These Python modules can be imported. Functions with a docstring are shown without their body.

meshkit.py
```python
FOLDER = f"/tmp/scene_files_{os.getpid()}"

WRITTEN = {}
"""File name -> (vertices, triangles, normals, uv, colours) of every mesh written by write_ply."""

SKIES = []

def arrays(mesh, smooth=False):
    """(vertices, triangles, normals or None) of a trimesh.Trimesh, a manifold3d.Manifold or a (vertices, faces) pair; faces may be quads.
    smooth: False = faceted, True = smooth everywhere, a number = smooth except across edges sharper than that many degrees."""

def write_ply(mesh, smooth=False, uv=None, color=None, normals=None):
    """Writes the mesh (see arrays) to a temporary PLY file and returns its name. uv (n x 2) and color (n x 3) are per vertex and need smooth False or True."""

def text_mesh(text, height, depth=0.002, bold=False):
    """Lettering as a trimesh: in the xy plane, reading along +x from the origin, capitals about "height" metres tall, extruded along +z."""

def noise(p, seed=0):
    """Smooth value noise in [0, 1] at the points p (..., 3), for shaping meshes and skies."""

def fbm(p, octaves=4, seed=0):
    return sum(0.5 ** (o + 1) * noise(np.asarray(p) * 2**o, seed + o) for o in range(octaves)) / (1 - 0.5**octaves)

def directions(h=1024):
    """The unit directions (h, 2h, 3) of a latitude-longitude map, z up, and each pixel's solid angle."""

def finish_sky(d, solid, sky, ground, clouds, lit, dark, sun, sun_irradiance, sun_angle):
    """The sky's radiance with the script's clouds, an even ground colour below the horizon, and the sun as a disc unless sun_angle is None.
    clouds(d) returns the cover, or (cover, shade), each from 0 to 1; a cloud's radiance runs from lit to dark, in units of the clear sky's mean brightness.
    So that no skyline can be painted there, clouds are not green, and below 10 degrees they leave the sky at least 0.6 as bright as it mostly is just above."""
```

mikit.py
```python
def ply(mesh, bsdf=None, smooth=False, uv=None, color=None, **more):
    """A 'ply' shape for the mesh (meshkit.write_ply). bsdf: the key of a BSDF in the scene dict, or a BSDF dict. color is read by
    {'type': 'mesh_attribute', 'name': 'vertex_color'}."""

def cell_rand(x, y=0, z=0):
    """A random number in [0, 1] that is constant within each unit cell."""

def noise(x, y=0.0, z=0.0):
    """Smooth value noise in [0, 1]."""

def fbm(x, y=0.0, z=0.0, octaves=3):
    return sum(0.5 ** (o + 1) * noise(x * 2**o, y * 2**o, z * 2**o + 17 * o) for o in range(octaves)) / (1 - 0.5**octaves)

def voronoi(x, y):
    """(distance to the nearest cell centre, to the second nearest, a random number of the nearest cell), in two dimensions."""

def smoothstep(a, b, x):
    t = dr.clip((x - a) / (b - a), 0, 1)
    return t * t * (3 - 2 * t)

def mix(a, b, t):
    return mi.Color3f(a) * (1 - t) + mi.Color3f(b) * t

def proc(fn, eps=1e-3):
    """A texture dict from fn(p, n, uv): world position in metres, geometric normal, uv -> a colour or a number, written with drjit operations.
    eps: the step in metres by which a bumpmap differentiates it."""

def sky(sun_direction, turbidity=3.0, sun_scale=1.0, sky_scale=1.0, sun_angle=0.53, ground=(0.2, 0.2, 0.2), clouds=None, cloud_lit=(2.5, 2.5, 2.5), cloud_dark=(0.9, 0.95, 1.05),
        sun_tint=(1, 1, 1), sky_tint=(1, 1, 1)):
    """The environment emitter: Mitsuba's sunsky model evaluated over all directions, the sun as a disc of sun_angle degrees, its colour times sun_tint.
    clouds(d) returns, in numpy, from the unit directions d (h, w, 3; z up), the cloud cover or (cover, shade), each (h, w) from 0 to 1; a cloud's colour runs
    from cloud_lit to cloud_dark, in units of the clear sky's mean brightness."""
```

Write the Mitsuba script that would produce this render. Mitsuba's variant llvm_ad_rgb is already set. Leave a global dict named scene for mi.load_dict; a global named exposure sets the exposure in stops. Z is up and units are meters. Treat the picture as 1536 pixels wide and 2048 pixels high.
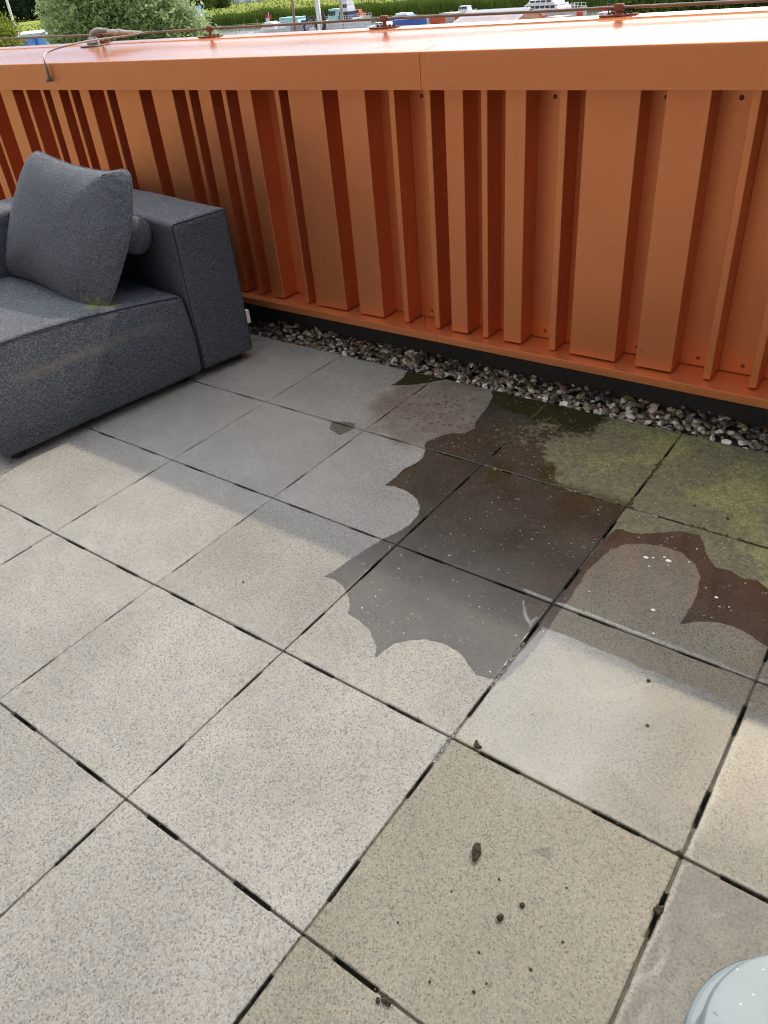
import math, random
import numpy as np, trimesh, shapely
from shapely.geometry import Polygon, box as sbox, Point
from shapely.ops import unary_union
from scipy.spatial import Delaunay
import drjit as dr
import mitsuba as mi
import mikit, meshkit
from mikit import noise, fbm, voronoi, cell_rand, smoothstep, mix, proc

T = mi.ScalarTransform4f
scene, labels = {}, {}

# ------------------------------------------------------------------ camera, sky, exposure
CAM = np.array([0.6002, -0.8851, 1.3804])
RIGHT = np.array([0.80680681, 0.5849386, -0.08312408])
DOWN = np.array([0.28669059, -0.51062491, -0.81059898])
FWD = np.array([-0.51659586, 0.63016588, -0.57967204])
scene['camera'] = {'type': 'perspective', 'fov': 53.5742, 'fov_axis': 'x', 'near_clip': 0.02, 'far_clip': 4000.0,
                   'to_world': T().look_at(origin=CAM.tolist(), target=(CAM + FWD).tolist(), up=(-DOWN).tolist())}
SUN_AZ, SUN_EL = math.radians(9.0), math.radians(45.7)
SUN = [math.cos(SUN_EL) * math.sin(SUN_AZ), math.cos(SUN_EL) * math.cos(SUN_AZ), math.sin(SUN_EL)]


def clouds(d):
    """Broken thin cloud, brightest around the sun behind it."""
    h = np.maximum(d[..., 2:3], 0.06)
    q = d / (h + 0.25) * 1.3
    n = meshkit.fbm(q, 5, seed=4)
    ang = np.degrees(np.arccos(np.clip(d @ np.array(SUN), -1, 1)))
    cover = np.clip((n - 0.30) / 0.22, 0, 1)
    lit = np.exp(-(ang / 30.0) ** 1.5) * (0.75 + 0.5 * meshkit.fbm(q * 2.1, 4, seed=9))
    return cover * 0.95, 1 - lit


scene['sky'] = mikit.sky(SUN, turbidity=3, sun_scale=0.46, sun_angle=0.7, clouds=clouds, cloud_lit=(29.0, 29.0, 29.0), cloud_dark=(2.28, 2.24, 2.16))
exposure = 2.2

rng = np.random.default_rng(7)
random.seed(7)


# ------------------------------------------------------------------ helpers
def numbered(key):
    if key not in scene and key not in labels:
        return key
    i = 1
    while f'{key}_{i:03d}' in scene or f'{key}_{i:03d}' in labels:
        i += 1
    return f'{key}_{i:03d}'


def add(name, mesh, bsdf, parent=None, smooth=False, color=None, **kw):
    key = numbered((parent + '__' if parent else '') + name)
    scene[key] = mikit.ply(mesh, bsdf, smooth=smooth, color=color, **kw)
    return key


def thing(name, label, cat, group=None):
    key = numbered(name)
    labels[key] = {'label': label, 'category': cat}
    if group:
        labels[key]['group'] = group
    return key


def tag(key, label, cat, group=None):
    labels[key] = {'label': label, 'category': cat}
    if group:
        labels[key]['group'] = group


def structure(key, label=None, kind='structure'):
    labels[key] = {'kind': kind}
    if label:
        labels[key]['label'] = label


def cat(*ms):
    return trimesh.util.concatenate([m for m in ms])


def bx(x0, x1, y0, y1, z0, z1):
    m = trimesh.creation.box((x1 - x0, y1 - y0, z1 - z0))
    m.apply_translation(((x0 + x1) / 2, (y0 + y1) / 2, (z0 + z1) / 2))
    return m


def cyl(p0, p1, r, n=16, r1=None):
    return tube([p0, p1], [r, r if r1 is None else r1], n)


def tube(pts, radii, n=10, caps=True):
    pts = np.asarray(pts, float)
    radii = np.broadcast_to(radii, len(pts)).astype(float)
    tang = np.gradient(pts, axis=0)
    tang /= np.maximum(np.linalg.norm(tang, axis=1, keepdims=True), 1e-9)
    up = np.array([0, 0, 1.0]) if abs(tang[0][2]) < 0.9 else np.array([1.0, 0, 0])
    u = np.cross(tang[0], up)
    u /= np.linalg.norm(u)
    V, F = [], []
    a = np.arange(n) * 2 * np.pi / n
    for i, (p, t, r) in enumerate(zip(pts, tang, radii)):
        u = u - t * (u @ t)
        u /= np.linalg.norm(u)
        w = np.cross(t, u)
        V.append(p + r * (np.cos(a)[:, None] * u + np.sin(a)[:, None] * w))
        if i:
            b, c = (i - 1) * n, i * n
            for k in range(n):
                F += [[b + k, b + (k + 1) % n, c + (k + 1) % n], [b + k, c + (k + 1) % n, c + k]]
    V = np.vstack(V)
    if caps:
        F += [[0, k + 1, k] for k in range(1, n - 1)]
        e = (len(pts) - 1) * n
        F += [[e, e + k, e + k + 1] for k in range(1, n - 1)]
    m = trimesh.Trimesh(V, F, process=False)
    return m


def lathe(profile, n=48, c=(0, 0, 0)):
    m = trimesh.creation.revolve(np.asarray(profile, float), sections=n)
    m.apply_translation(c)
    return m


def spline(pts, n=8):
    from scipy.interpolate import CubicSpline
    pts = np.asarray(pts, float)
    t = np.r_[0, np.cumsum(np.linalg.norm(np.diff(pts, axis=0), axis=1))]
    return CubicSpline(t, pts)(np.linspace(0, t[-1], n * (len(pts) - 1) + 1))


def extrude_x(poly_yz, x0, x1):
    """Prism along x from a polygon in (y, z)."""
    m = trimesh.creation.extrude_polygon(Polygon(poly_yz), x1 - x0, engine='earcut')
    v = m.vertices.copy()
    m.vertices = np.c_[v[:, 2] + x0, v[:, 0], v[:, 1]]
    m.invert() if m.volume < 0 else None
    return m


def rounded_box(size, r, n=(20, 20, 12)):
    """Box centred at the origin with rounded edges, as a fine grid."""
    V, F = [], []
    half = np.asarray(size, float) / 2
    for ax in range(3):
        b, c = (ax + 1) % 3, (ax + 2) % 3

        def grid(k):
            g = np.linspace(-1, 1, n[k] + 1) * (half[k])
            e = half[k] - r * np.array([1, .6, .3, .1, 0])
            return np.unique(np.round(np.r_[-e, g[np.abs(g) < half[k] - r], e], 6))
        gb, gc = grid(b), grid(c)
        for s in (-1, 1):
            B, Cc = np.meshgrid(gb, gc, indexing='ij')
            P = np.zeros(B.shape + (3,))
            P[..., ax], P[..., b], P[..., c] = s * half[ax], B, Cc
            base = sum(len(x) for x in V)
            V.append(P.reshape(-1, 3))
            nb, nc = B.shape
            for i in range(nb - 1):
                for j in range(nc - 1):
                    q = [base + i * nc + j, base + (i + 1) * nc + j, base + (i + 1) * nc + j + 1, base + i * nc + j + 1]
                    if s < 0:
                        q = q[::-1]
                    F += [[q[0], q[1], q[2]], [q[0], q[2], q[3]]]
    V = np.vstack(V)
    core = np.clip(V, -(half - r), half - r)
    d = V - core
    L = np.linalg.norm(d, axis=1, keepdims=True)
    V = core + np.where(L > 1e-9, d / np.maximum(L, 1e-9) * r, 0)
    m = trimesh.Trimesh(V, F, process=False)
    m.merge_vertices(digits_vertex=5)
    return m


def bsdf(key, d, two=True):
    scene[key] = {'type': 'twosided', 'b': d} if two else d
    return key


def plain(key, col, rough=0.6, metallic=0.0, spec=0.5, var=0.12, scale=3.0, **kw):
    """Painted or bare material with a little mottling."""
    c = tuple(col)

    def fn(p, n, uv):
        k = fbm(p.x * scale, p.y * scale, p.z * scale, 4)
        return mi.Color3f(*c) * (1 - var + 2 * var * k)
    return bsdf(key, {'type': 'principled', 'base_color': proc(fn), 'roughness': rough, 'metallic': metallic, 'specular': spec, **kw})


# ------------------------------------------------------------------ materials of the terrace
DARK = [(-1.149, 1.51), (-1.12, 1.426), (-1.128, 1.345), (-1.051, 1.393), (-1.009, 1.434), (-0.951, 1.498), (-0.864, 1.53), (-0.799, 1.533), (-0.742, 1.493), (-0.707, 1.439), (-0.687, 1.358), (-0.679, 1.288), (-0.649, 1.194), (-0.661, 1.151), (-0.7, 1.135), (-0.723, 1.11), (-0.751, 1.036), (-0.733, 0.999), (-0.722, 0.989), (-0.705, 0.949), (-0.703, 0.91), (-0.719, 0.854), (-0.714, 0.8), (-0.719, 0.737), (-0.684, 0.749), (-0.63, 0.746), (-0.578, 0.723), (-0.545, 0.691), (-0.528, 0.649), (-0.524, 0.6), (-0.534, 0.545), (-0.551, 0.509), (-0.567, 0.433), (-0.581, 0.351), (-0.595, 0.277), (-0.563, 0.285), (-0.526, 0.274), (-0.486, 0.25), (-0.459, 0.222), (-0.441, 0.192), (-0.401, 0.187), (-0.359, 0.174), (-0.322, 0.148), (-0.295, 0.119), (-0.283, 0.096), (-0.283, 0.126), (-0.272, 0.166), (-0.244, 0.2), (-0.21, 0.222), (-0.168, 0.232), (-0.127, 0.228), (-0.09, 0.212), (-0.061, 0.194), (-0.046, 0.184), (-0.012, 0.193), (0.018, 0.201), (0.034, 0.32), (0.031, 0.403), (0.027, 0.481), (0.028, 0.543), (0.022, 0.664), (0.03, 0.738), (0.04, 0.787), (0.065, 0.826), (0.11, 0.856), (0.169, 0.871), (0.214, 0.863), (0.257, 0.835), (0.283, 0.79), (0.296, 0.733), (0.3, 0.674), (0.298, 0.628), (0.298, 0.593), (0.337, 0.626), (0.373, 0.644), (0.414, 0.648), (0.453, 0.637), (0.495, 0.619), (0.60, 0.60), (0.75, 0.66), (1.2, 0.6), (1.2, 1.7), (-1.1, 1.7)]
LEAF_SPOT = [(-1.151, 0.997), (-1.106, 1.02), (-1.061, 1.026), (-1.04, 0.994), (-1.058, 0.926), (-1.127, 0.949)]
TRI_SPOT = [(0.262, -0.14), (0.29, -0.115), (0.305, -0.14)]


def poly_sdf(px, py, pts):
    """Signed distance (negative inside) to a polygon."""
    best, inside = mi.Float(1e9), mi.Float(1.0)
    n = len(pts)
    for i in range(n):
        (ax, ay), (bx_, by) = pts[i], pts[(i + 1) % n]
        ex, ey = bx_ - ax, by - ay
        wx, wy = px - ax, py - ay
        t = dr.clip((wx * ex + wy * ey) / (ex * ex + ey * ey), 0, 1)
        best = dr.minimum(best, dr.square(wx - ex * t) + dr.square(wy - ey * t))
        if ey != 0:
            hit = ((py >= ay) != (py >= by)) & (wx < ex * wy / ey)
            inside = dr.select(hit, -inside, inside)
    return dr.sqrt(best) * inside


def slab_masks(p):
    x, y = p.x, p.y
    wob = (fbm(x * 60, y * 60, 0, 2) - 0.5) * 0.006
    wet = smoothstep(0.002, -0.002, poly_sdf(x, y, DARK) + wob)
    wet = dr.maximum(wet, 0.75 * smoothstep(0.001, -0.001, poly_sdf(x, y, LEAF_SPOT)))
    damp = smoothstep(-0.002, 0.002, x)
    blot = fbm(x * 4.2 + 3, y * 4.2, 1.0, 4)
    # moss: grows on the slabs by the gravel, in clumps with ragged edges
    rag = 0.22 * (fbm(x * 90, y * 90, 4.0, 3) - 0.5)
    moss = smoothstep(0.42, 0.56, fbm(x * 3.3 + 7, y * 3.3, 2.0, 6) + rag + 0.62 * smoothstep(-0.62, 0.05, x) * smoothstep(0.62, 1.05, y) - 0.2)
    moss = moss * smoothstep(-0.6, -0.4, x + rag) * smoothstep(0.74, 0.9, y + 0.3 * blot - 0.1 + 0.4 * rag)
    pool = [(0.0, 0.6), (-0.002, 0.8), (0.018, 0.882), (0.032, 0.885), (0.069, 0.884), (0.114, 0.913), (0.169, 0.957), (0.225, 0.967), (0.247, 0.934), (0.267, 0.893), (0.308, 0.848), (0.346, 0.856), (0.374, 0.837), (0.41, 0.848), (0.443, 0.829), (0.6, 0.80), (0.8, 0.86), (1.3, 0.8), (1.3, 0.0)]
    moss = dr.select(x > 0, smoothstep(-0.001, 0.003, poly_sdf(x, y, pool) + wob), moss)
    moss = moss * smoothstep(0.98, 1.06, y + 0.25 * smoothstep(0.0, 0.002, x) + 0.2 * rag)
    spots = mi.Float(-0.16)
    for gx_, gy_, gr in ((0.47, 0.93, 0.13), (-0.10, 1.36, 0.16), (0.30, 1.22, 0.12), (0.55, 1.12, 0.16), (-0.02, 1.08, 0.06)):
        spots = dr.maximum(spots, 0.16 - 0.32 * dr.minimum(1.0, dr.sqrt(dr.square(x - gx_) + dr.square(y - gy_)) / (1.6 * gr)))
    green = smoothstep(0.44, 0.68, fbm(x * 6 + 1, y * 6 + 4, 5.0, 6) + rag + spots)
    return wet, damp, blot, moss, green


def slab_color(p, n, uv):
    x, y = p.x, p.y
    wet, damp, blot, moss, green = slab_masks(p)
    g = voronoi(x / 0.0033, y / 0.0033)
    g2 = voronoi(x / 0.005 + 31, y / 0.005 + 17)
    tone = cell_rand(dr.floor(x / 0.5), dr.floor(y / 0.5), 3)
    grain = 0.74 + 0.52 * g[2]
    grain = dr.select(g[2] < 0.07, 0.55, grain)
    grain = dr.select((g2[2] > 0.95) & (g2[0] < 0.38), 1.25, grain)
    grain = dr.select((g2[2] < 0.025) & (g2[0] < 0.36), 0.6, grain)
    warm = mix((0.94, 0.98, 1.03), (1.04, 1.0, 0.95), g2[2])
    dry = mix((0.190, 0.189, 0.177), (0.275, 0.273, 0.257), blot) * (0.93 + 0.14 * tone) * (0.92 + 0.16 * fbm(x * 16, y * 16, 6.0, 3))
    dampc = mix((0.158, 0.150, 0.118), (0.200, 0.191, 0.152), fbm(x * 6, y * 6, 9.0, 4))
    soaked = smoothstep(0.498, 0.503, x) * smoothstep(0.003, -0.003, y)   # the slab that water runs over
    dampc = dampc * (0.90 - 0.24 * soaked)
    base = dry * (1 - damp) + dampc * damp
    dark = mix((0.026, 0.025, 0.020), (0.062, 0.058, 0.048), fbm(x * 9, y * 9, 12.0, 4))
    alga = smoothstep(0.45, 0.6, fbm(x * 7, y * 7, 3.0, 3) + 0.5 * smoothstep(1.25, 1.5, y) - 0.15) * smoothstep(0.8, 1.2, y + 0.4 * blot)
    dark = dark * (1 - alga) + mi.Color3f(0.030, 0.030, 0.012) * alga
    mossc = mix((0.140, 0.138, 0.088), (0.190, 0.198, 0.090), green) * (0.65 + 0.7 * fbm(x * 70, y * 70, 1.0, 3))
    dark = dark * (1 - moss) + mossc * moss
    c = base * (1 - wet) + dark * wet
    tri = smoothstep(0.001, -0.001, poly_sdf(x, y, TRI_SPOT))
    c = c * (1 - 0.4 * tri)
    # pale flecks of lime on the wet slabs
    f = voronoi(x / 0.017 + 5, y / 0.017 + 2)
    fr = (f[2] - 0.74) / 0.26
    fl = dr.select((f[2] > 0.74) & (f[0] < 0.05 + 0.10 * fr * fr * fr), 0.3 + 0.5 * fr, 0.0) * wet
    # damp, stained slab with a dried outline
    stain = smoothstep(0.34, 0.24, dr.sqrt(dr.square(x + 0.80) + dr.square(y - 1.27)) + 0.10 * (fbm(x * 12, y * 12, 2.0, 4) - 0.5)) * (1 - wet)
    c = c * (1 - stain * mi.Color3f(0.34, 0.42, 0.48) * (0.6 + 0.8 * fbm(x * 25, y * 25, 8.0, 3)))
    # dark crumbly dirt spots on the drying slab
    s = voronoi(x / 0.030 + 9, y / 0.030)
    area = smoothstep(0.24, 0.12, dr.sqrt(dr.square((x + 0.84)) + dr.square((y - 1.26) * 1.1)))
    sp = dr.select((s[2] > 0.45) & (s[0] < 0.32 * s[2] + 0.12 * (noise(x * 300, y * 300) - 0.5)), 0.75, 0.0) * area
    c = c * grain * warm
    c = c * (1 - fl) + mi.Color3f(0.55, 0.52, 0.45) * fl
    return c * (1 - sp) + mi.Color3f(0.07, 0.055, 0.045) * sp


def slab_rough(p, n, uv):
    x, y = p.x, p.y
    wet, damp, blot, moss, green = slab_masks(p)
    film = smoothstep(0.42, 0.58, fbm(x * 5 + 2, y * 5, 7.0, 4) + 0.18 * smoothstep(-0.1, 0.2, y) - 0.05)
    r = 0.62 * (1 - damp) + (0.5 - 0.3 * film) * damp
    w = 0.15 + 0.14 * blot
    w = w * (1 - moss) + 0.5 * moss
    return r * (1 - wet) + w * wet


def slab_bump(p, n, uv):
    g = voronoi(p.x / 0.0033, p.y / 0.0033)
    wet = smoothstep(0.0, -0.004, poly_sdf(p.x, p.y, DARK))
    return (0.5 - dr.minimum(g[0], 0.5)) * 0.0008 * (1 - 0.45 * wet) + noise(p.x * 60, p.y * 60) * 0.0004 * (1 - wet)


scene['mat_slab'] = {'type': 'twosided', 'b': {'type': 'bumpmap', 'arbitrary': proc(slab_bump, eps=8e-4), 'scale': 1.0,
                     'bsdf': {'type': 'principled', 'base_color': proc(slab_color), 'roughness': proc(slab_rough), 'specular': 0.5}}}


def copper_color(p, n, uv):
    k = fbm(p.x * 6, p.y * 6, p.z * 6, 4)
    c = mix((0.58, 0.198, 0.078), (0.655, 0.229, 0.092), k)
    v = voronoi((p.x + p.y * 0.7) / 0.055, p.z / 0.055)
    spot = dr.select((v[2] > 0.93) & (v[0] < 0.025 + 0.03 * noise(p.x * 900, p.z * 900)), 0.6, 0.0)
    light = dr.select(v[2] > 0.97, 1.0, 0.0)
    sc = mi.Color3f(0.10, 0.04, 0.02) * (1 - light) + mi.Color3f(0.66, 0.5, 0.4) * light
    return c * (1 - spot) + sc * spot


bsdf('mat_copper', {'type': 'principled', 'base_color': proc(copper_color), 'roughness': 0.40, 'metallic': 0.68, 'specular': 0.5})


def coping_color(p, n, uv):
    k = fbm(p.x * 3, p.y * 9, p.z * 3, 4)
    c = mix((0.58, 0.198, 0.078), (0.655, 0.229, 0.092), k)
    up = smoothstep(0.7, 0.95, dr.abs(n.z))
    d = smoothstep(0.48, 0.66, fbm(p.x * 2.1, p.y * 12, 4.0, 5)) * up
    return c * (1 - 0.5 * d) + mi.Color3f(0.42, 0.29, 0.23) * 0.5 * d


def coping_rough(p, n, uv):
    return dr.select(dr.abs(n.z) > 0.5, 0.09 + 0.10 * fbm(p.x * 4, p.y * 14, 2.0, 4), 0.46)


bsdf('mat_coping', {'type': 'principled', 'base_color': proc(coping_color), 'roughness': proc(coping_rough), 'metallic': 0.6, 'specular': 0.6})
plain('mat_black', (0.045, 0.045, 0.046), 0.85)
plain('mat_dirt', (0.10, 0.088, 0.072), 0.95, var=0.6, scale=70)
plain('mat_pit', (0.10, 0.095, 0.085), 0.95)
plain('mat_rust', (0.20, 0.055, 0.030), 0.6, var=0.4, scale=40)
plain('mat_rod', (0.20, 0.155, 0.13), 0.38, metallic=0.8, var=0.4, scale=25)
plain('mat_steel', (0.27, 0.255, 0.24), 0.35, metallic=0.8, var=0.2, scale=30)
plain('mat_pale_steel', (0.5, 0.47, 0.44), 0.4, metallic=0.4, var=0.2, scale=40)
plain('mat_screw', (0.19, 0.055, 0.026), 0.35, metallic=0.5)


def fabric_color(p, n, uv):
    a = noise(p.x * 420, p.y * 420, p.z * 420)
    b = noise(p.x * 215 + 5, p.y * 215, p.z * 235)
    k = fbm(p.x * 5, p.y * 5, p.z * 5, 3)
    c = mix((0.018, 0.022, 0.030), (0.21, 0.231, 0.275), dr.square(0.5 * a + 0.5 * b)) * (0.85 + 0.3 * k)
    c = c + mi.Color3f(0.12, 0.125, 0.14) * smoothstep(0.76, 0.92, noise(p.x * 210 + 9, p.y * 210, p.z * 260)) * 0.7
    # algae on the pillow's lower corner and on the seat below it
    r = dr.sqrt(dr.square(p.x + 2.085) + dr.square(p.y - 0.775) + dr.square((p.z - 0.375) * 1.2))
    m = smoothstep(0.105, 0.03, r + (fbm(p.x * 40, p.y * 40, p.z * 40, 3) - 0.5) * 0.12) * 0.7
    c = c * (1 - m) + mi.Color3f(0.15, 0.17, 0.06) * (0.5 + a) * m
    # run-off dirt in a band along the seat's front, with a soaked edge
    h = p.z - 0.297 + 0.012 * noise(p.y * 9)
    band = smoothstep(0.032, 0.0, dr.abs(h)) * smoothstep(0.2, 0.4, p.y) * smoothstep(1.0, 0.85, p.y) * smoothstep(-2.15, -2.08, p.x)
    band = band * smoothstep(0.25, 0.7, fbm(p.x * 60, p.y * 60, p.z * 60, 3) + 0.1) * 0.55
    return c * (1 - band) + mi.Color3f(0.15, 0.14, 0.12) * band


def fabric_bump(p, n, uv):
    return noise(p.x * 420, p.y * 420, p.z * 420) * 0.0010


scene['mat_fabric'] = {'type': 'twosided', 'b': {'type': 'bumpmap', 'arbitrary': proc(fabric_bump, eps=6e-4), 'scale': 1.0,
                       'bsdf': {'type': 'principled', 'base_color': proc(fabric_color), 'roughness': 0.85, 'specular': 0.25, 'sheen': 1.0, 'sheen_tint': 0.3}}}
plain('mat_seam', (0.016, 0.019, 0.028), 0.9)
plain('mat_foot', (0.012, 0.013, 0.018), 0.5)
plain('mat_tag', (0.75, 0.74, 0.72), 0.7)
bsdf('mat_pebble', {'type': 'principled', 'base_color': {'type': 'mesh_attribute', 'name': 'vertex_color'}, 'roughness': 0.45, 'specular': 0.5})
scene['mat_water'] = {'type': 'thindielectric', 'int_ior': 1.33, 'ext_ior': 1.0}
bsdf('mat_foam', {'type': 'principled', 'base_color': {'type': 'rgb', 'value': [0.7, 0.7, 0.66]}, 'roughness': 0.3})


def lid_color(p, n, uv):
    k = fbm(p.x * 14, p.y * 14, p.z * 14, 4)
    v = voronoi(p.x / 0.011, p.y / 0.011)
    sp = dr.select((v[2] > 0.9) & (v[0] < 0.12), 0.4, 0.0)
    s = smoothstep(0.74, 0.78, fbm(p.x * 45 + 3, p.y * 45, 1.0, 3))
    c = mix((0.17, 0.215, 0.24), (0.215, 0.262, 0.29), k)
    c = c * (1 - sp) + mi.Color3f(0.66, 0.70, 0.72) * sp
    return c * (1 - 0.35 * s)


bsdf('mat_lid', {'type': 'principled', 'base_color': proc(lid_color), 'roughness': 0.5, 'specular': 0.5, 'metallic': 0.1})


def crumb_color(p, n, uv):
    return mix((0.012, 0.009, 0.006), (0.055, 0.042, 0.024), noise(p.x * 500, p.y * 500, p.z * 500))


bsdf('mat_crumb', {'type': 'principled', 'base_color': proc(crumb_color), 'roughness': 0.9})


# ------------------------------------------------------------------ terrace: slabs, joints, bed
structure('terrace', 'roof terrace of square concrete slabs, dry on the left and wet on the right')
GY, NOTCH = 0.0022, 0.0019
SLOTS = ((0.07, 0.165), (0.325, 0.42))


def outline(x0, y0, gx0, gx1, inset, N=NOTCH):
    """Slab outline with two drain notches a side."""
    g = dict(b=GY, r=gx1, t=GY, l=gx0)
    X0, X1, Y0, Y1 = x0 + g['l'] + inset, x0 + 0.5 - g['r'] - inset, y0 + g['b'] + inset, y0 + 0.5 - g['t'] - inset
    pts = [(X0, Y0)]
    for a, b in SLOTS:
        pts += [(x0 + a - inset, Y0), (x0 + a - inset, Y0 + N), (x0 + b + inset, Y0 + N), (x0 + b + inset, Y0)]
    pts += [(X1, Y0)]
    for a, b in SLOTS:
        pts += [(X1, y0 + a - inset), (X1 - N, y0 + a - inset), (X1 - N, y0 + b + inset), (X1, y0 + b + inset)]
    pts += [(X1, Y1)]
    for a, b in SLOTS[::-1]:
        pts += [(x0 + b + inset, Y1), (x0 + b + inset, Y1 - N), (x0 + a - inset, Y1 - N), (x0 + a - inset, Y1)]
    pts += [(X0, Y1)]
    for a, b in SLOTS[::-1]:
        pts += [(X0, y0 + b + inset), (X0 + N, y0 + b + inset), (X0 + N, y0 + a - inset), (X0, y0 + a - inset)]
    return np.array(pts)


def slab_mesh(x0, y0, gx0, gx1, dz, tilt):
    rings = [(outline(x0, y0, gx0, gx1, 0, 0.016), -0.05), (outline(x0, y0, gx0, gx1, 0, 0.016), -0.005), (outline(x0, y0, gx0, gx1, 0), -0.0042), (outline(x0, y0, gx0, gx1, 0), -0.0028), (outline(x0, y0, gx0, gx1, 0.0009), -0.0007), (outline(x0, y0, gx0, gx1, 0.0026), 0.0)]
    base = rings[2][0]
    num = [max(1, int(math.ceil(np.linalg.norm(base[(q + 1) % len(base)] - base[q]) / 0.022))) for q in range(len(base))]
    fr = [(q, k_ / num[q]) for q in range(len(base)) for k_ in range(num[q])]
    worn = np.array([0.0007 * rng.random() + 0.0045 * max(0, rng.random() - 0.9) * 6 for _ in fr])
    mid = np.array([x0 + 0.25, y0 + 0.25])
    dense = []
    for r, z in rings:
        p = np.array([r[q] * (1 - t_) + r[(q + 1) % len(r)] * t_ for q, t_ in fr])
        if z > -0.002:
            d = mid - p
            p = p + d / np.linalg.norm(d, axis=1, keepdims=True) * worn[:, None] * (1 if z > -0.0005 else 0.5)
        dense.append((p, z))
    rings = dense
    n = len(rings[0][0])
    V = np.vstack([np.c_[r, np.full(n, z)] for r, z in rings])
    F = []
    for k in range(len(rings) - 1):
        for i in range(n):
            j = (i + 1) % n
            F += [[k * n + i, k * n + j, (k + 1) * n + j], [k * n + i, (k + 1) * n + j, (k + 1) * n + i]]
    tv, tf = trimesh.creation.triangulate_polygon(Polygon(rings[-1][0]), engine='earcut')
    tv, tf = np.asarray(tv), np.asarray(tf)
    a, b, c = tv[tf[:, 0]], tv[tf[:, 1]], tv[tf[:, 2]]
    area = (b[:, 0] - a[:, 0]) * (c[:, 1] - a[:, 1]) - (b[:, 1] - a[:, 1]) * (c[:, 0] - a[:, 0])
    tf = np.where((area < 0)[:, None], tf[:, ::-1], tf)
    F = np.vstack([F, tf + len(V)])
    V = np.vstack([V, np.c_[tv, np.zeros(len(tv))]])
    V[:, 2] += dz + tilt[0] * (V[:, 0] - x0 - 0.25) + tilt[1] * (V[:, 1] - y0 - 0.25)
    return trimesh.Trimesh(V, F, process=False)


def gap_at(i):
    return 0.0021 if i >= 0 else 0.0007 + 0.0005 * ((i * 7) % 3)


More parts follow.
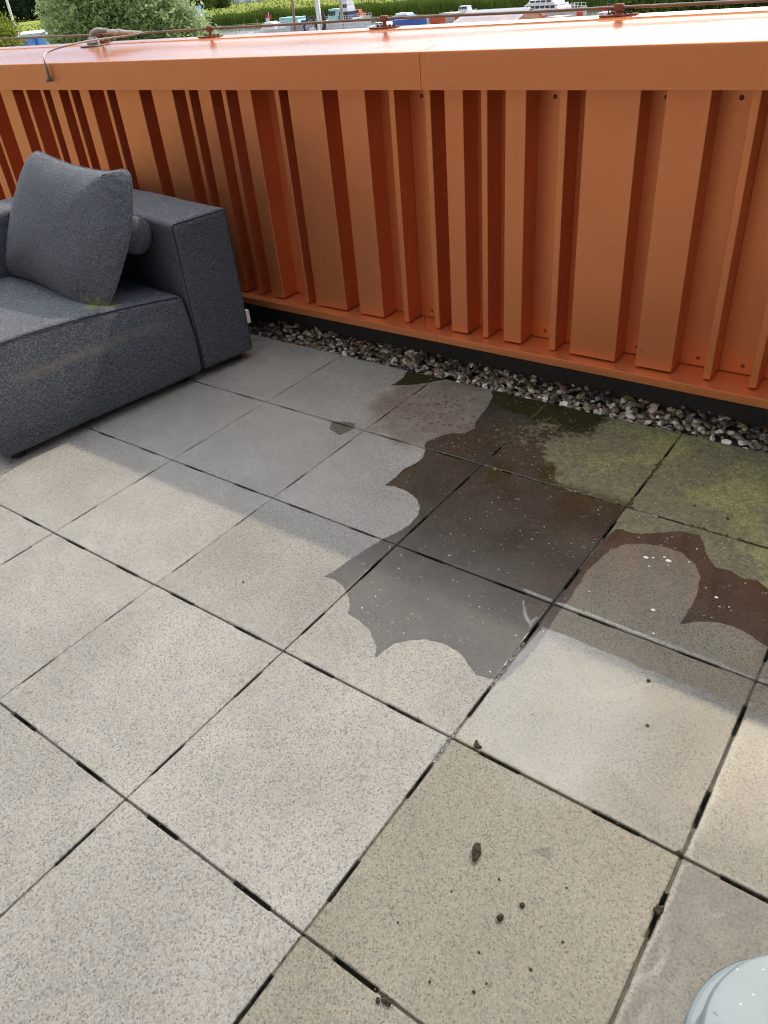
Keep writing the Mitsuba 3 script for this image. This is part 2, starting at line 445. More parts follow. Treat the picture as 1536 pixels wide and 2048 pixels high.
fill, slab_polys = [], {}
for j in range(-8, 3):
    for i in range(-16, 6):
        x0, y0 = i * 0.5, j * 0.5
        watery = i >= -1 and j >= -1
        dz = 0 if watery else rng.uniform(-0.0012, 0)
        tilt = (0, 0) if watery else rng.uniform(-0.0022, 0.0022, 2)
        add('paving_slab', slab_mesh(x0, y0, gap_at(i), gap_at(i + 1), dz, tilt), 'mat_slab', 'terrace')
        slab_polys[i, j] = Polygon(outline(x0, y0, gap_at(i), gap_at(i + 1), 0.003))
        # dirt in the joints between the slots
        for a, b in ((0.003, 0.07), (0.165, 0.325), (0.42, 0.497)):
            fill.append(bx(x0 + a, x0 + b, y0 + 0.5 - 0.0023, y0 + 0.5 + 0.0023, -0.045, -0.0042 - rng.uniform(0, 0.003)))
            fill.append(bx(x0 + 0.5 - 0.0019, x0 + 0.5 + 0.0019, y0 + a, y0 + b, -0.045, -0.0036 - rng.uniform(0, 0.003)))
add('joint_dirt', cat(*fill), 'mat_dirt', 'terrace')
add('slab_bed', bx(-8.1, 3.0, -4.0, 1.69, -0.12, -0.055), 'mat_pit', 'terrace')

# grit washed into the joints of the wet side
grit = []
for k in range(700):
    if rng.random() < 0.5:
        x, y = rng.choice([-0.5, 0.0, 0.5]) + rng.normal(0, 0.0022), rng.uniform(-1.0, 1.5)
    else:
        x, y = rng.uniform(-1.5, 1.0), rng.choice([-0.5, 0.0, 0.5, 1.0]) + rng.normal(0, 0.0024)
    m = trimesh.creation.icosphere(subdivisions=0, radius=1)
    m.vertices *= rng.uniform(0.0008, 0.0023) * (0.7 + 0.6 * rng.random((len(m.vertices), 1)))
    m.apply_translation((x, y, -0.0012))
    grit.append(m)
k = add('joint_grit', cat(*grit), 'mat_dirt', 'terrace')
labels[k] = {'kind': 'stuff', 'label': 'grit washed into the joints between the slabs'}
# beads of water standing along the wet joints
beads = []
for k in range(260):
    if k < 120:
        x, y = rng.normal(0.002, 0.0035), rng.uniform(0.17, 0.34)
    elif k < 190:
        x, y = rng.normal(0.0, 0.003), rng.uniform(-0.08, 0.03)
    else:
        x, y = rng.uniform(-0.5, 0.1), 1.0 + rng.normal(-0.002, 0.002)
    m = trimesh.creation.icosphere(subdivisions=1, radius=1)
    m.vertices *= np.array([1, 1, 0.6]) * rng.uniform(0.0014, 0.0034)
    m.apply_translation((x, y, 0.0002))
    beads.append(m)
scene['mat_bead'] = {'type': 'dielectric', 'int_ior': 1.33, 'ext_ior': 1.0}
k = add('water_beads', cat(*beads), 'mat_bead', 'terrace', smooth=True)
labels[k] = {'kind': 'stuff', 'label': 'sparkling beads of water along the wet joints'}

# moss cushions sitting in the joints next to the gravel
moss_bits = []
for k in range(420):
    if rng.random() < 0.75:
        ln = rng.choice([-0.5, 0.0])
        x, y = ln + rng.normal(0, 0.004), 1.0 + 0.5 * rng.random() ** 0.8
    else:
        x, y = rng.uniform(-0.5, 0.5), 1.0 + rng.normal(0, 0.003)
    if meshkit.noise(np.array([x * 9, y * 9, 2.0]), 3) < 0.45:
        continue
    m = trimesh.creation.icosphere(subdivisions=1, radius=1)
    m.vertices *= np.array([1, 1, 0.7]) * rng.uniform(0.002, 0.0055) * (0.8 + 0.4 * rng.random((len(m.vertices), 1)))
    m.apply_translation((x, y, -0.0005))
    moss_bits.append(m)


def moss_color(p, n, uv):
    return mix((0.025, 0.028, 0.008), (0.07, 0.075, 0.02), noise(p.x * 260, p.y * 260, p.z * 260))


bsdf('mat_moss', {'type': 'principled', 'base_color': proc(moss_color), 'roughness': 0.95})
k = add('joint_moss', cat(*moss_bits), 'mat_moss', 'terrace')
labels[k] = {'kind': 'stuff', 'label': 'green moss cushions growing in the joints by the gravel'}


# ------------------------------------------------------------------ standing water
def water_sheet(poly, z=0.0016, amp=0.00010, wave=26.0, seed=1, step=0.012, flow=None, rim=0.0004):
    V, F, n0 = [], [], 0
    for g in getattr(poly, 'geoms', [poly]):
        if g.area < 4e-4:
            continue
        g = g.buffer(-0.002).buffer(0.002)
        if g.is_empty:
            continue
        for h in getattr(g, 'geoms', [g]):
            L = h.exterior.length
            edge = np.array([h.exterior.interpolate(t).coords[0] for t in np.linspace(0, L, int(L / 0.006) + 8, endpoint=False)])
            inner = h.buffer(-0.0045)
            ring2 = []
            for q in getattr(inner, 'geoms', [inner]):
                if not q.is_empty:
                    ring2 += [q.exterior.interpolate(t).coords[0] for t in np.linspace(0, q.exterior.length, int(q.exterior.length / 0.006) + 8, endpoint=False)]
            x0, y0, x1, y1 = h.bounds
            gx, gy = np.meshgrid(np.arange(x0, x1, step), np.arange(y0, y1, step))
            gp = np.c_[gx.ravel(), gy.ravel()] + rng.uniform(-0.002, 0.002, (gx.size, 2))
            gp = gp[shapely.contains_xy(h.buffer(-0.008), gp[:, 0], gp[:, 1])]
            P = np.vstack([edge, np.array(ring2).reshape(-1, 2), gp])
            tri = Delaunay(P).simplices
            c = P[tri].mean(1)
            tri = tri[shapely.contains_xy(h, c[:, 0], c[:, 1])]
            a, b, d = P[tri[:, 0]], P[tri[:, 1]], P[tri[:, 2]]
            ar = (b[:, 0] - a[:, 0]) * (d[:, 1] - a[:, 1]) - (b[:, 1] - a[:, 1]) * (d[:, 0] - a[:, 0])
            tri = np.where((ar < 0)[:, None], tri[:, ::-1], tri)
            zz = np.full(len(P), z)
            zz[:len(edge)] = rim
            q = np.c_[P * wave, np.full(len(P), seed * 3.1)]
            ripple = amp * (meshkit.fbm(q, 3, seed=seed) - 0.5) * 2
            if flow is not None:
                ripple += flow(P)
            zz[len(edge):] += ripple[len(edge):]
            V.append(np.c_[P, zz])
            F.append(tri + n0)
            n0 += len(P)
    return trimesh.Trimesh(np.vstack(V), np.vstack(F), process=False)


def wavy(pts, amp, seed):
    """Finer outline of a polygon with a ragged edge."""
    g = Polygon(pts).exterior
    q = np.array([g.interpolate(t).coords[0] for t in np.arange(0, g.length, 0.008)])
    n = meshkit.fbm(np.c_[q * 30, np.full(len(q), seed)], 3, seed=seed) - 0.5
    n2 = meshkit.fbm(np.c_[q * 30, np.full(len(q), seed + 9)], 3, seed=seed + 5) - 0.5
    return Polygon(q + amp * np.c_[n, n2]).buffer(0)


PUDDLE = [(0.004, 0.2), (-0.0, 0.533), (0.0, 0.733), (0.006, 0.808), (0.018, 0.882), (0.032, 0.885), (0.069, 0.884), (0.114, 0.913), (0.169, 0.957), (0.225, 0.967), (0.247, 0.934), (0.267, 0.893), (0.308, 0.848), (0.346, 0.856), (0.374, 0.837), (0.41, 0.848), (0.443, 0.829), (0.6, 0.80), (0.8, 0.86), (1.1, 0.8), (1.4, 0.6), (1.4, -0.02), (0.0, -0.02)]
LOBE = [(-0.102, 0.521), (-0.103, 0.547), (-0.091, 0.593), (-0.065, 0.615), (0.0, 0.586), (0.0, 0.387), (-0.039, 0.406), (-0.069, 0.465)]
slabs_union = unary_union([v for k, v in slab_polys.items() if k[0] >= -1 and k[1] >= -2])
pud = wavy(PUDDLE, 0.018, 2).intersection(sbox(0, 0, 2, 2)).union(wavy(LOBE, 0.02, 5).intersection(sbox(-1, 0, 0, 2)))
k = add('puddle', water_sheet(pud.intersection(slabs_union), amp=0.00011, seed=3), 'mat_water', smooth=True)
structure(k, 'shallow clear puddle mirroring the copper wall')


def flow_rings(P):
    d = np.hypot(P[:, 0] - 0.86, P[:, 1] + 0.36)
    a = meshkit.fbm(np.c_[P * 14, np.zeros(len(P))], 3, seed=8)
    return 0.0011 * np.sin(d * 150 + 9 * a) * np.clip(a * 2.4 - 0.7, 0, 1)


RUN = [(0.5, -0.005), (1.2, -0.005), (1.2, -0.5), (0.5, -0.5)]
k = add('puddle', water_sheet(Polygon(RUN).intersection(slabs_union), z=0.0034, amp=0.0003, seed=6, step=0.005, flow=flow_rings, rim=0.0026), 'mat_water', smooth=True)
structure(k, 'rippling water running over the slab beside the round lidded bin')

# ------------------------------------------------------------------ gravel strip
peb, cols = [], []
base_ico = [trimesh.creation.icosphere(subdivisions=2, radius=1), trimesh.creation.icosphere(subdivisions=1, radius=1)]
tones = np.array([(0.74, 0.70, 0.62), (0.85, 0.82, 0.76), (0.14, 0.135, 0.13), (0.30, 0.28, 0.25), (0.33, 0.24, 0.15), (0.07, 0.07, 0.08), (0.22, 0.205, 0.12), (0.48, 0.40, 0.31), (0.17, 0.165, 0.10), (0.40, 0.22, 0.12)])
wts = np.array([0.16, 0.14, 0.12, 0.16, 0.09, 0.12, 0.12, 0.10, 0.08, 0.03])
for k in range(3100):
    x = rng.uniform(-3.2, 1.4)
    t = rng.random()
    y = 1.505 + 0.19 * t
    r = rng.uniform(0.0065, 0.0150) * (1.35 if rng.random() < 0.12 else 1)
    layer = rng.random()
    z = -0.055 + 0.05 * layer ** 0.6 - (0.006 if t < 0.1 else 0) + rng.uniform(-0.003, 0.003)
    fine = x > -1.9 and layer > 0.3
    m = base_ico[0 if fine else 1].copy()
    v = m.vertices
    d = 0.82 + 0.36 * meshkit.noise(v * 0.9 + rng.uniform(0, 50, 3), k % 11)
    v = v * d[:, None] * r * np.array([rng.uniform(0.95, 1.5), rng.uniform(0.7, 1.0), rng.uniform(0.42, 0.7)])
    m.vertices = v
    m.apply_transform(trimesh.transformations.euler_matrix(rng.normal(0, 0.35), rng.normal(0, 0.35), rng.uniform(0, 6.28)))
    m.apply_translation((x, max(y, 1.503 + r * 0.7), z))
    c = tones[rng.choice(len(tones), p=wts / wts.sum())] * rng.uniform(0.7, 1.25)
    nv = meshkit.fbm(m.vertices * 160, 2, seed=k % 7)
    c2 = c * (0.65 + 0.7 * nv[:, None])
    if rng.random() < 0.4:   # veins
        ve = np.abs(meshkit.noise(m.vertices * 90 + k, 2) - 0.5) < 0.06
        c2[ve] = c2[ve] * 0.4 if c.mean() > 0.25 else np.array([0.4, 0.38, 0.34])
    peb.append(m)
    cols.append(c2)
k = add('gravel', cat(*peb), 'mat_pebble', smooth=True, color=np.vstack(cols))
labels[k] = {'kind': 'stuff', 'label': 'strip of loose river pebbles between the slabs and the wall'}
add('gravel_bed', bx(-4.6, 2.6, 1.51, 1.69, -0.07, -0.046), 'mat_pit', 'terrace')

# ------------------------------------------------------------------ parapet wall
WALL = thing('parapet_wall', 'copper coloured metal parapet with vertical fins and a broad sloping coping', 'wall')
SLOPE = 0.0566
Y0, Z0, Y1 = 1.485, 1.153, 2.05


def cz(y):
    return Z0 + SLOPE * (y - Y0)


def coping_profile():
    arc = [(Y0 + 0.005 - 0.005 * math.cos(a), Z0 - 0.005 + 0.005 * math.sin(a)) for a in np.linspace(0, math.pi / 2, 5)]
    arc[-1] = (Y0 + 0.005, cz(Y0 + 0.005))
    return ([(Y0 + 0.022, 1.046), (Y0 + 0.022, 1.043), (Y0, 1.043)] + arc + [(1.965, cz(1.965)), (1.968, cz(1.968) + 0.0035), (Y1 - 0.006, cz(Y1) + 0.0035), (Y1, cz(Y1) - 0.003), (Y1, 1.05), (Y1 - 0.02, 1.05), (Y1 - 0.02, 1.09), (Y0 + 0.05, 1.09), (Y0 + 0.05, 1.046)])


def wave_top(m):
    """The sheet metal of the top is not perfectly flat."""
    m = m.subdivide_to_size(0.16)
    v = m.vertices.copy()
    top = v[:, 2] > cz(v[:, 1]) - 0.002
    inner = top & (v[:, 1] > Y0 + 0.02) & (v[:, 1] < 1.96)
    v[inner, 2] += 0.0022 * (meshkit.fbm(np.c_[v[inner, 0] * 1.7, v[inner, 1] * 4, np.zeros(inner.sum())], 3, seed=5) - 0.5)
    m.vertices = v
    return m


for a, b in ((-3.99, -1.0015), (-0.9995, 1.99), (-7.0, -3.9925), (1.9925, 4.2)):
    add('coping_panel', wave_top(extrude_x(coping_profile(), a, b)), 'mat_coping', WALL, smooth=25)
add('coping_core', extrude_x([(1.60, 0.2), (2.02, 0.2), (2.02, 1.08), (1.545, 1.08), (1.545, 1.06), (1.64, 1.055), (1.64, 0.2)], -7.0, 4.2), 'mat_black', WALL)
add('plinth', bx(-7.0, 4.2, 1.69, 1.99, -0.3, 0.2), 'mat_black', WALL)
for a, b in ((-3.99, -0.986), (-0.984, 2.01), (-7.0, -3.992), (2.012, 4.2)):
    led = [(1.485, 0.16), (1.485, 0.1865), (1.4862, 0.1892), (1.489, 0.190), (1.635, 0.1935), (1.635, 0.188), (1.4895, 0.186), (1.4885, 0.16)]
    add('ledge', extrude_x(led, a, b), 'mat_copper', WALL, smooth=30)

FINS = [(-3.636, -3.522), (-3.426, -3.396), (-3.274, -3.247), (-3.192, -3.122), (-3.047, -3.022), (-2.957, -2.883), (-2.772, -2.747), (-2.689, -2.52), (-2.437, -2.300), (-2.221, -2.196), (-2.141, -2.067), (-2.001, -1.976), (-1.911, -1.836), (-1.71, -1.687), (-1.641, -1.47), (-1.397, -1.273), (-1.169, -1.145), (-1.02, -0.996), (-0.941, -0.868), (-0.801, -0.777), (-0.712, -0.638), (-0.526, -0.500), (-0.443, -0.274), (-0.202, -0.077), (0.026, 0.051),
        (0.168, 0.193), (0.268, 0.437), (0.52, 0.595), (0.70, 0.725), (0.80, 0.925), (1.02, 1.045), (1.12, 1.195), (1.29, 1.46), (1.56, 1.585), (1.66, 1.735), (1.84, 1.965),
        (-3.80, -3.775), (-3.95, -3.88), (-4.15, -4.025), (-4.27, -4.245), (-4.48, -4.31), (-4.62, -4.595), (-4.80, -4.73)]
YF, YB = 1.530, 1.622
for a, b in FINS:
    c = 0.0022
    pl = Polygon([(a, YB - 0.001), (a, YF + c), (a + c * 0.35, YF + c * 0.35), (a + c, YF), (b - c, YF), (b - c * 0.35, YF + c * 0.35), (b, YF + c), (b, YB - 0.001)])
    m = trimesh.creation.extrude_polygon(pl, 1.085 - 0.198, engine='earcut')
    m.apply_translation((0, 0, 0.198 + rng.uniform(-0.001, 0.001)))
    add('fin', m, 'mat_copper', WALL, smooth=20)
# sheets behind the fins, butted with a narrow fold
cuts = [-5.0] + sorted([b + 0.0 for a, b in FINS if b - a < 0.035]) + [2.4]
for a, b in zip(cuts[:-1], cuts[1:]):
    add('back_panel', bx(a + 0.0008, b - 0.0008, YB, YB + 0.012, 0.1965, 1.07), 'mat_copper', WALL)
SCREWS = [-1.092, -0.584, -0.231, -0.021, 0.123, -1.455, -1.79, -2.26, -2.62, 0.66, 1.24, 0.48]
for x in SCREWS:
    for z in (1.005, 0.224):
        m = lathe([(0, 0.0032), (0.003, 0.0032), (0.0052, 0.0022), (0.0068, 0.0003), (0.0068, 0)], 14)
        m.apply_transform(trimesh.transformations.rotation_matrix(math.pi / 2, (1, 0, 0)))
        m.apply_translation((x, YB, z))
        add('screw', m, 'mat_screw', WALL, smooth=30)

# ------------------------------------------------------------------ unseen building behind the camera, with a side wing added to block low light
plain('mat_facade', (0.34, 0.31, 0.29), 0.7, scale=1.5, var=0.15)
plain('mat_frame', (0.22, 0.20, 0.19), 0.5)
plain('mat_cladding', (0.12, 0.075, 0.055), 0.6, var=0.2)
plain('mat_pane', (0.20, 0.21, 0.22), 0.15)
FA = thing('unseen_building', 'unseen building behind the roof terrace, tall windows, side wing added to block light', 'building')
add('wall', bx(-9.0, 3.3, -4.4, -4.0, -10.0, 3.6), 'mat_facade', FA)
add('added_wing_wall', bx(3.0, 3.4, -3.998, 1.40, -10.0, 3.6), 'mat_cladding', FA)  # out of view, added to keep low light off the fin sides
add('roof_edge', bx(-9.1, 3.5, -4.5, -3.9, 3.602, 3.85), 'mat_frame', FA)
for x in (-5.6, -3.6, -1.6, 0.4):
    wk = add('window', bx(x, x + 1.0, -4.0, -3.97, 0.3, 2.5), 'mat_frame', FA)
    add('pane', bx(x + 0.06, x + 0.94, -3.985, -3.962, 0.36, 2.44), 'mat_pane', wk)
for y in (-3.2, -1.6, 0.0):  # windows on the added wing
    wk = add('window', bx(2.97, 3.0, y, y + 1.0, 0.3, 2.5), 'mat_frame', FA)
    add('pane', bx(2.962, 2.985, y + 0.06, y + 0.94, 0.36, 2.44), 'mat_pane', wk)

# ------------------------------------------------------------------ lightning rod on the coping
ROD = thing('conductor_rod', 'thin brown metal rod running along the back of the copper coping', 'rod')
pts = [(-5.6, 2.02, 1.236), (-4.308, 2.02, 1.2315), (-3.4, 2.02, 1.222), (-2.958, 2.02, 1.218), (-2.56, 2.02, 1.2195), (-2.0, 2.02, 1.2175), (-1.518, 2.02, 1.2175), (-1.0, 2.02, 1.2125), (-0.552, 2.02, 1.2095), (-0.092, 2.02, 1.206), (0.5, 2.02, 1.206), (2.0, 2.02, 1.21)]
add('bar', tube(spline(pts, 6), 0.0052, 10), 'mat_rod', ROD, smooth=40)


def bracket(x, label, plate=True):
    k = thing('rod_bracket', label, 'bracket', 'rusty clamps that carry the rod')
    y = 2.02
    z = cz(y) + 0.0035
    zr = float(np.interp(x, [p[0] for p in pts], [p[2] for p in pts]))
    if plate:
        P = Polygon([(-0.055, -0.026), (0.022, -0.026), (0.058, 0.0), (0.058, 0.02), (-0.05, 0.02)]).buffer(0.004)
        m = trimesh.creation.extrude_polygon(P, 0.004, engine='earcut')
        m.apply_translation((x, y, z))
        add('base_plate', m, 'mat_rust', k)
    m = lathe([(0, 0), (0.013, 0), (0.013, 0.005), (0.0085, 0.008), (0.0065, 0.012), (0.0065, zr - z - 0.006), (0, zr - z - 0.006)], 14, (x, y, z + 0.003))
    add('post', m, 'mat_rust', k, smooth=30)
    cl = rounded_box((0.03, 0.024, 0.022), 0.005, (3, 3, 3))
    cl.apply_translation((x, y, zr))
    add('clamp', cl, 'mat_rust', k, smooth=40)
    for dx, dy in ((-0.034, 0.002), (-0.020, 0.008), (0.022, 0.004), (0.038, 0.010)):
        b = lathe([(0, 0.007), (0.004, 0.007), (0.0068, 0.0035), (0.0068, 0)], 8, (x + dx, y + dy, z + 0.0035))
        add('bolt', b, 'mat_black', k)


bracket(-3.36, 'small rusty clamp on the rod behind the round steel foot')
bracket(-2.53, 'rusty clamp on a plate, in front of the pale green willow')
bracket(-1.522, 'rusty clamp on a plate, in front of the white boats')
bracket(-0.555, 'rusty clamp on a plate, nearest the right edge of the coping')

FOOT = thing('rod_mount', 'round steel foot with a bent neck on the left of the coping', 'fitting')
zf = cz(1.946)
m = lathe([(0, 0.004), (0.075, 0.004), (0.078, 0.002), (0.078, 0)], 32)
m.apply_scale((1.15, 0.62, 1))
m.apply_translation((-3.34, 1.946, zf + 0.001))
add('base_plate', m, 'mat_steel', FOOT, smooth=30)
add('collar', lathe([(0, 0), (0.032, 0), (0.034, 0.012), (0.026, 0.02), (0.026, 0.028), (0.02, 0.034), (0, 0.034)], 24, (-3.335, 1.95, zf + 0.004)), 'mat_steel', FOOT, smooth=30)
add('elbow', tube(spline([(-3.335, 1.95, zf + 0.03), (-3.332, 1.955, zf + 0.052), (-3.31, 1.975, zf + 0.062), (-3.26, 2.0, zf + 0.06)], 6), [0.0145] * 12 + [0.012] * 7, 14), 'mat_steel', FOOT, smooth=40)
CON = thing('rod_connector', 'pale metal sleeve joining the rod, its foot and the earth wire', 'connector')
add('sleeve', tube([(-3.27, 2.0, 1.232), (-3.23, 2.005, 1.231), (-3.17, 2.015, 1.228), (-3.1, 2.018, 1.224), (-3.02, 2.02, 1.220)], [0.010, 0.012, 0.0105, 0.0075, 0.007], 12), 'mat_pale_steel', CON, smooth=30)
add('nut', tube([(-3.2, 2.01, 1.23), (-3.175, 2.013, 1.229)], [0.0145, 0.0145], 6), 'mat_pale_steel', CON)
WIRE = thing('earth_wire', 'thin grey wire bent over the coping edge and clamped to its face', 'wire')
wp = spline([(-2.97, 2.012, 1.221), (-3.02, 1.93, 1.215), (-3.07, 1.80, 1.215), (-3.085, 1.62, 1.208), (-3.11, 1.545, 1.197), (-3.10, 1.50, 1.186), (-3.075, 1.474, 1.172), (-3.071, 1.47, 1.14)], 8)
add('strand', tube(wp, 0.0042, 8), 'mat_steel', WIRE, smooth=40)
add('end_sleeve', tube([(-3.071, 1.47, 1.142), (-3.073, 1.47, 1.115), (-3.077, 1.474, 1.088)], [0.006, 0.0075, 0.007], 10), 'mat_steel', WIRE, smooth=30)
add('screw', tube([(-3.078, 1.486, 1.086), (-3.078, 1.452, 1.086)], [0.007, 0.007], 8), 'mat_steel', WIRE)

# ------------------------------------------------------------------ sofa
EY = np.array([0.13418, 0.99096, 0])
EX = np.array([0.99096, -0.13418, 0])
ORG = np.array([-1.857, 1.283, 0.0])


def to_world(v):
    v = np.asarray(v, float)
    return ORG + v[..., :1] * EX + v[..., 1:2] * EY + v[..., 2:3] * np.array([0, 0, 1.0])


def sofa_part(name, mesh, mat, parent, smooth=50):
    mesh.vertices = to_world(mesh.vertices)
    return add(name, mesh, mat, parent, smooth=smooth)


SOFA = thing('sofa', 'dark blue grey fabric sofa module with a deep seat by the copper wall', 'sofa')


def block(x0, x1, y0, y1, z0, z1, r, n, deform=None, seed=1, amp=0.0035):
    m = rounded_box((x1 - x0, y1 - y0, z1 - z0), r, n)
    v = m.vertices + np.array([(x0 + x1) / 2, (y0 + y1) / 2, (z0 + z1) / 2])
    if deform is not None:
        v = deform(v)
    q = v * 5 + seed
    v = v + amp * (np.stack([meshkit.fbm(q + k * 17, 3, seed=seed + k) for k in range(3)], 1) - 0.5) * 2
    m.vertices = v
    return m


def arm_shape(v):
    v = v.copy()
    v[:, 2] += 0.008 * np.sin((v[:, 0] + 1.2) / 1.2 * np.pi) * (v[:, 2] > 0.5)
    return v


sofa_part('arm', block(-1.2, 0.0, -0.243, 0.026, 0.036, 0.650, 0.022, (50, 14, 30), arm_shape, 3), 'mat_fabric', SOFA)
sofa_part('backrest', block(-1.2, -0.93, -1.14, -0.247, 0.036, 0.655, 0.028, (14, 40, 30), None, 5), 'mat_fabric', SOFA)


def seat_shape(v):
    v = v.copy()
    t = np.clip((v[:, 2] - 0.036) / (0.36 - 0.036), 0, 1)
    yy = np.clip((-0.25 - v[:, 1]) / 0.65, 0, 1)
    crown = 0.006 + 0.055 * np.sin(yy * np.pi / 2) * np.clip(1 - (v[:, 0] + 0.15) ** 2 * 0.5, 0.4, 1)
    v[:, 2] += crown * t ** 3
    fr = np.clip((v[:, 0] + 0.35) / 0.35, 0, 1) ** 2
    v[:, 0] -= fr * (0.075 * (0.3 + 0.7 * yy)) * np.clip((t - 0.15) / 0.85, 0, 1) ** 1.6
    v[:, 0] += fr * 0.012 * np.sin(t * np.pi)
    # small dip where people sit
    v[:, 2] -= 0.012 * np.exp(-((v[:, 0] + 0.5) ** 2 + (v[:, 1] + 0.72) ** 2) / 0.05) * t ** 3
    return v


sofa_part('seat', block(-0.925, 0.0, -1.14, -0.252, 0.036, 0.36, 0.02, (50, 50, 24), seat_shape, 7), 'mat_fabric', SOFA)


def seam_line(pts):
    return tube(spline(pts, 10), 0.0022, 6)


ys = np.linspace(-1.13, -0.262, 14)
sp = np.c_[np.full(14, -0.008), ys, np.full(14, 0.352)]
sp = seat_shape(sp)
sp[:, 2] += 0.006
sp[:, 0] += 0.002
sofa_part('seat_seam', seam_line(sp), 'mat_seam', SOFA)
ah, q45 = 0.0220, 0.7071 * 0.0225
ar = []
for cy_, cz_, a0, a1 in ((-0.221, 0.058, math.pi, math.pi), (-0.221, 0.628, math.pi, math.pi / 2), (0.004, 0.628, math.pi / 2, 0), (0.004, 0.058, 0, 0)):
    for a in np.linspace(a0, a1, 5 if a0 != a1 else 1):
        ar.append((-ah + q45, cy_ + q45 * math.cos(a), cz_ + q45 * math.sin(a)))
sofa_part('arm_seam', tube(np.array(ar), 0.0022, 6), 'mat_seam', SOFA)
for x, y in ((-0.07, -1.07), (-0.07, -0.04), (-0.08, -0.32), (-1.12, -1.07), (-1.12, -0.04)):
    m = lathe([(0, 0.05), (0.034, 0.05), (0.028, 0.0), (0, 0)], 20, (x, y, 0))
    sofa_part('foot', m, 'mat_foot', SOFA, 30)
tagm = bx(-0.03, -0.012, 0.024, 0.044, 0.155, 0.212)
sofa_part('care_tag', tagm, 'mat_tag', SOFA, False)
labels[SOFA + '__care_tag'] = {'label': 'small white tag on the outer side of the arm'}

# bolster wedged between pillow and arm
BOL = thing('bolster', 'round dark blue grey bolster tucked between the pillow and the arm', 'bolster')
prof = [(0, 0)] + [(0.073 * math.sin(a), 0.035 - 0.035 * math.cos(a)) for a in np.linspace(0.15, math.pi / 2, 8)] + [(0.0745, 0.3), (0.073, 0.575)] + [(0.073 * math.cos(a), 0.575 + 0.035 * math.sin(a)) for a in np.linspace(0.1, 1.45, 7)] + [(0, 0.61)]
m = trimesh.creation.revolve(np.array(prof), sections=36)
m.apply_transform(trimesh.transformations.rotation_matrix(-math.pi / 2, (0, 1, 0)))
m.apply_translation((-0.125, -0.318, 0.605))
v = m.vertices
v += 0.003 * (meshkit.fbm(v * 14, 3, seed=3)[:, None] - 0.5) * 2
m.vertices = v
sofa_part('cover', m, 'mat_fabric', BOL)

# pillow
PIL = thing('pillow', 'large dark blue grey pillow with a green stained lower corner, leaning on the arm', 'pillow')
PC, PA_, PB, PN = np.array([-2.41, 0.909, 0.628]), np.array([0.996, -0.091, -0.022]), np.array([0.062, 0.456, 0.888]), np.array([-0.071, -0.885, 0.459])
OUT = [(-0.302, 0.274), (-0.194, 0.261), (-0.058, 0.247), (0.085, 0.241), (0.213, 0.242), (0.308, 0.253), (0.367, 0.26), (0.396, 0.248), (0.423, 0.201), (0.442, 0.141), (0.455, 0.07), (0.455, -0.003), (0.439, -0.079), (0.419, -0.158), (0.397, -0.22), (0.368, -0.268), (0.32, -0.292), (0.247, -0.299), (0.16, -0.29), (0.044, -0.271), (-0.106, -0.253), (-0.26, -0.251), (-0.377, -0.256), (-0.427, -0.245), (-0.449, -0.193), (-0.456, -0.107), (-0.451, -0.009), (-0.427, 0.1), (-0.4, 0.176), (-0.359, 0.241)]
o = np.array(OUT)
o = spline(np.vstack([o, o[:1]]), 5)[:-1]
RR = np.r_[np.linspace(0, 0.9, 24)[1:], 0.93, 0.96, 0.98, 0.993, 1.0]


def pillow_side(sign, thick):
    V, F = [np.array([[0, 0, thick]])], []
    n = len(o)
    for r in RR:
        ab = o * r
        h = thick * np.maximum(1 - r ** 2.6, 0) ** 0.62 * np.ones(n)
        e = np.sin(r * np.pi) * (r > 0.2)
        cr = np.zeros(n)
        for (ca, cb, w, am) in ((0.36, -0.24, 0.13, 0.013), (0.38, 0.22, 0.09, 0.012), (0.44, 0.02, 0.08, 0.010), (0.42, -0.12, 0.07, 0.008), (-0.40, -0.22, 0.08, 0.007)):
            dd = np.hypot(ab[:, 0] - ca, ab[:, 1] - cb)
            cr += am * np.exp(-(dd / w) ** 2) * np.sin(dd * 150 + 3 * meshkit.noise(np.c_[ab * 12, np.zeros(n)], 4)) * (1 - r ** 8)
        h = h + cr + 0.010 * (meshkit.fbm(np.c_[ab * 6, np.full(n, sign)], 3, seed=12) - 0.5) * e
        V.append(np.c_[ab, h])
    V = np.vstack(V)
    V[:, 2] *= sign
    for i in range(n):
        F.append([0, 1 + i, 1 + (i + 1) % n])
    for k in range(len(RR) - 1):
        b, c = 1 + k * n, 1 + (k + 1) * n
        for i in range(n):
            j = (i + 1) % n
            F += [[b + i, c + i, c + j], [b + i, c + j, b + j]]
    F = np.array(F)
    return V, F if sign < 0 else F


Vf, Ff = pillow_side(1, 0.088)
Vb, Fb = pillow_side(-1, 0.05)
V = np.vstack([Vf, Vb])
F = np.vstack([Ff, Fb[:, ::-1] + len(Vf)])
W = PC + V[:, :1] * PA_ + V[:, 1:2] * PB + V[:, 2:3] * PN - 0.012 * PN
m = trimesh.Trimesh(W, F, process=False)
m.merge_vertices(digits_vertex=5)
m.fix_normals()
add('cover', m, 'mat_fabric', PIL, smooth=60)
ring = PC + o[:, :1] * PA_ + o[:, 1:2] * PB - 0.012 * PN
add('piping', tube(np.vstack([ring, ring[:2]]), 0.0036, 6), 'mat_fabric', PIL, smooth=True)

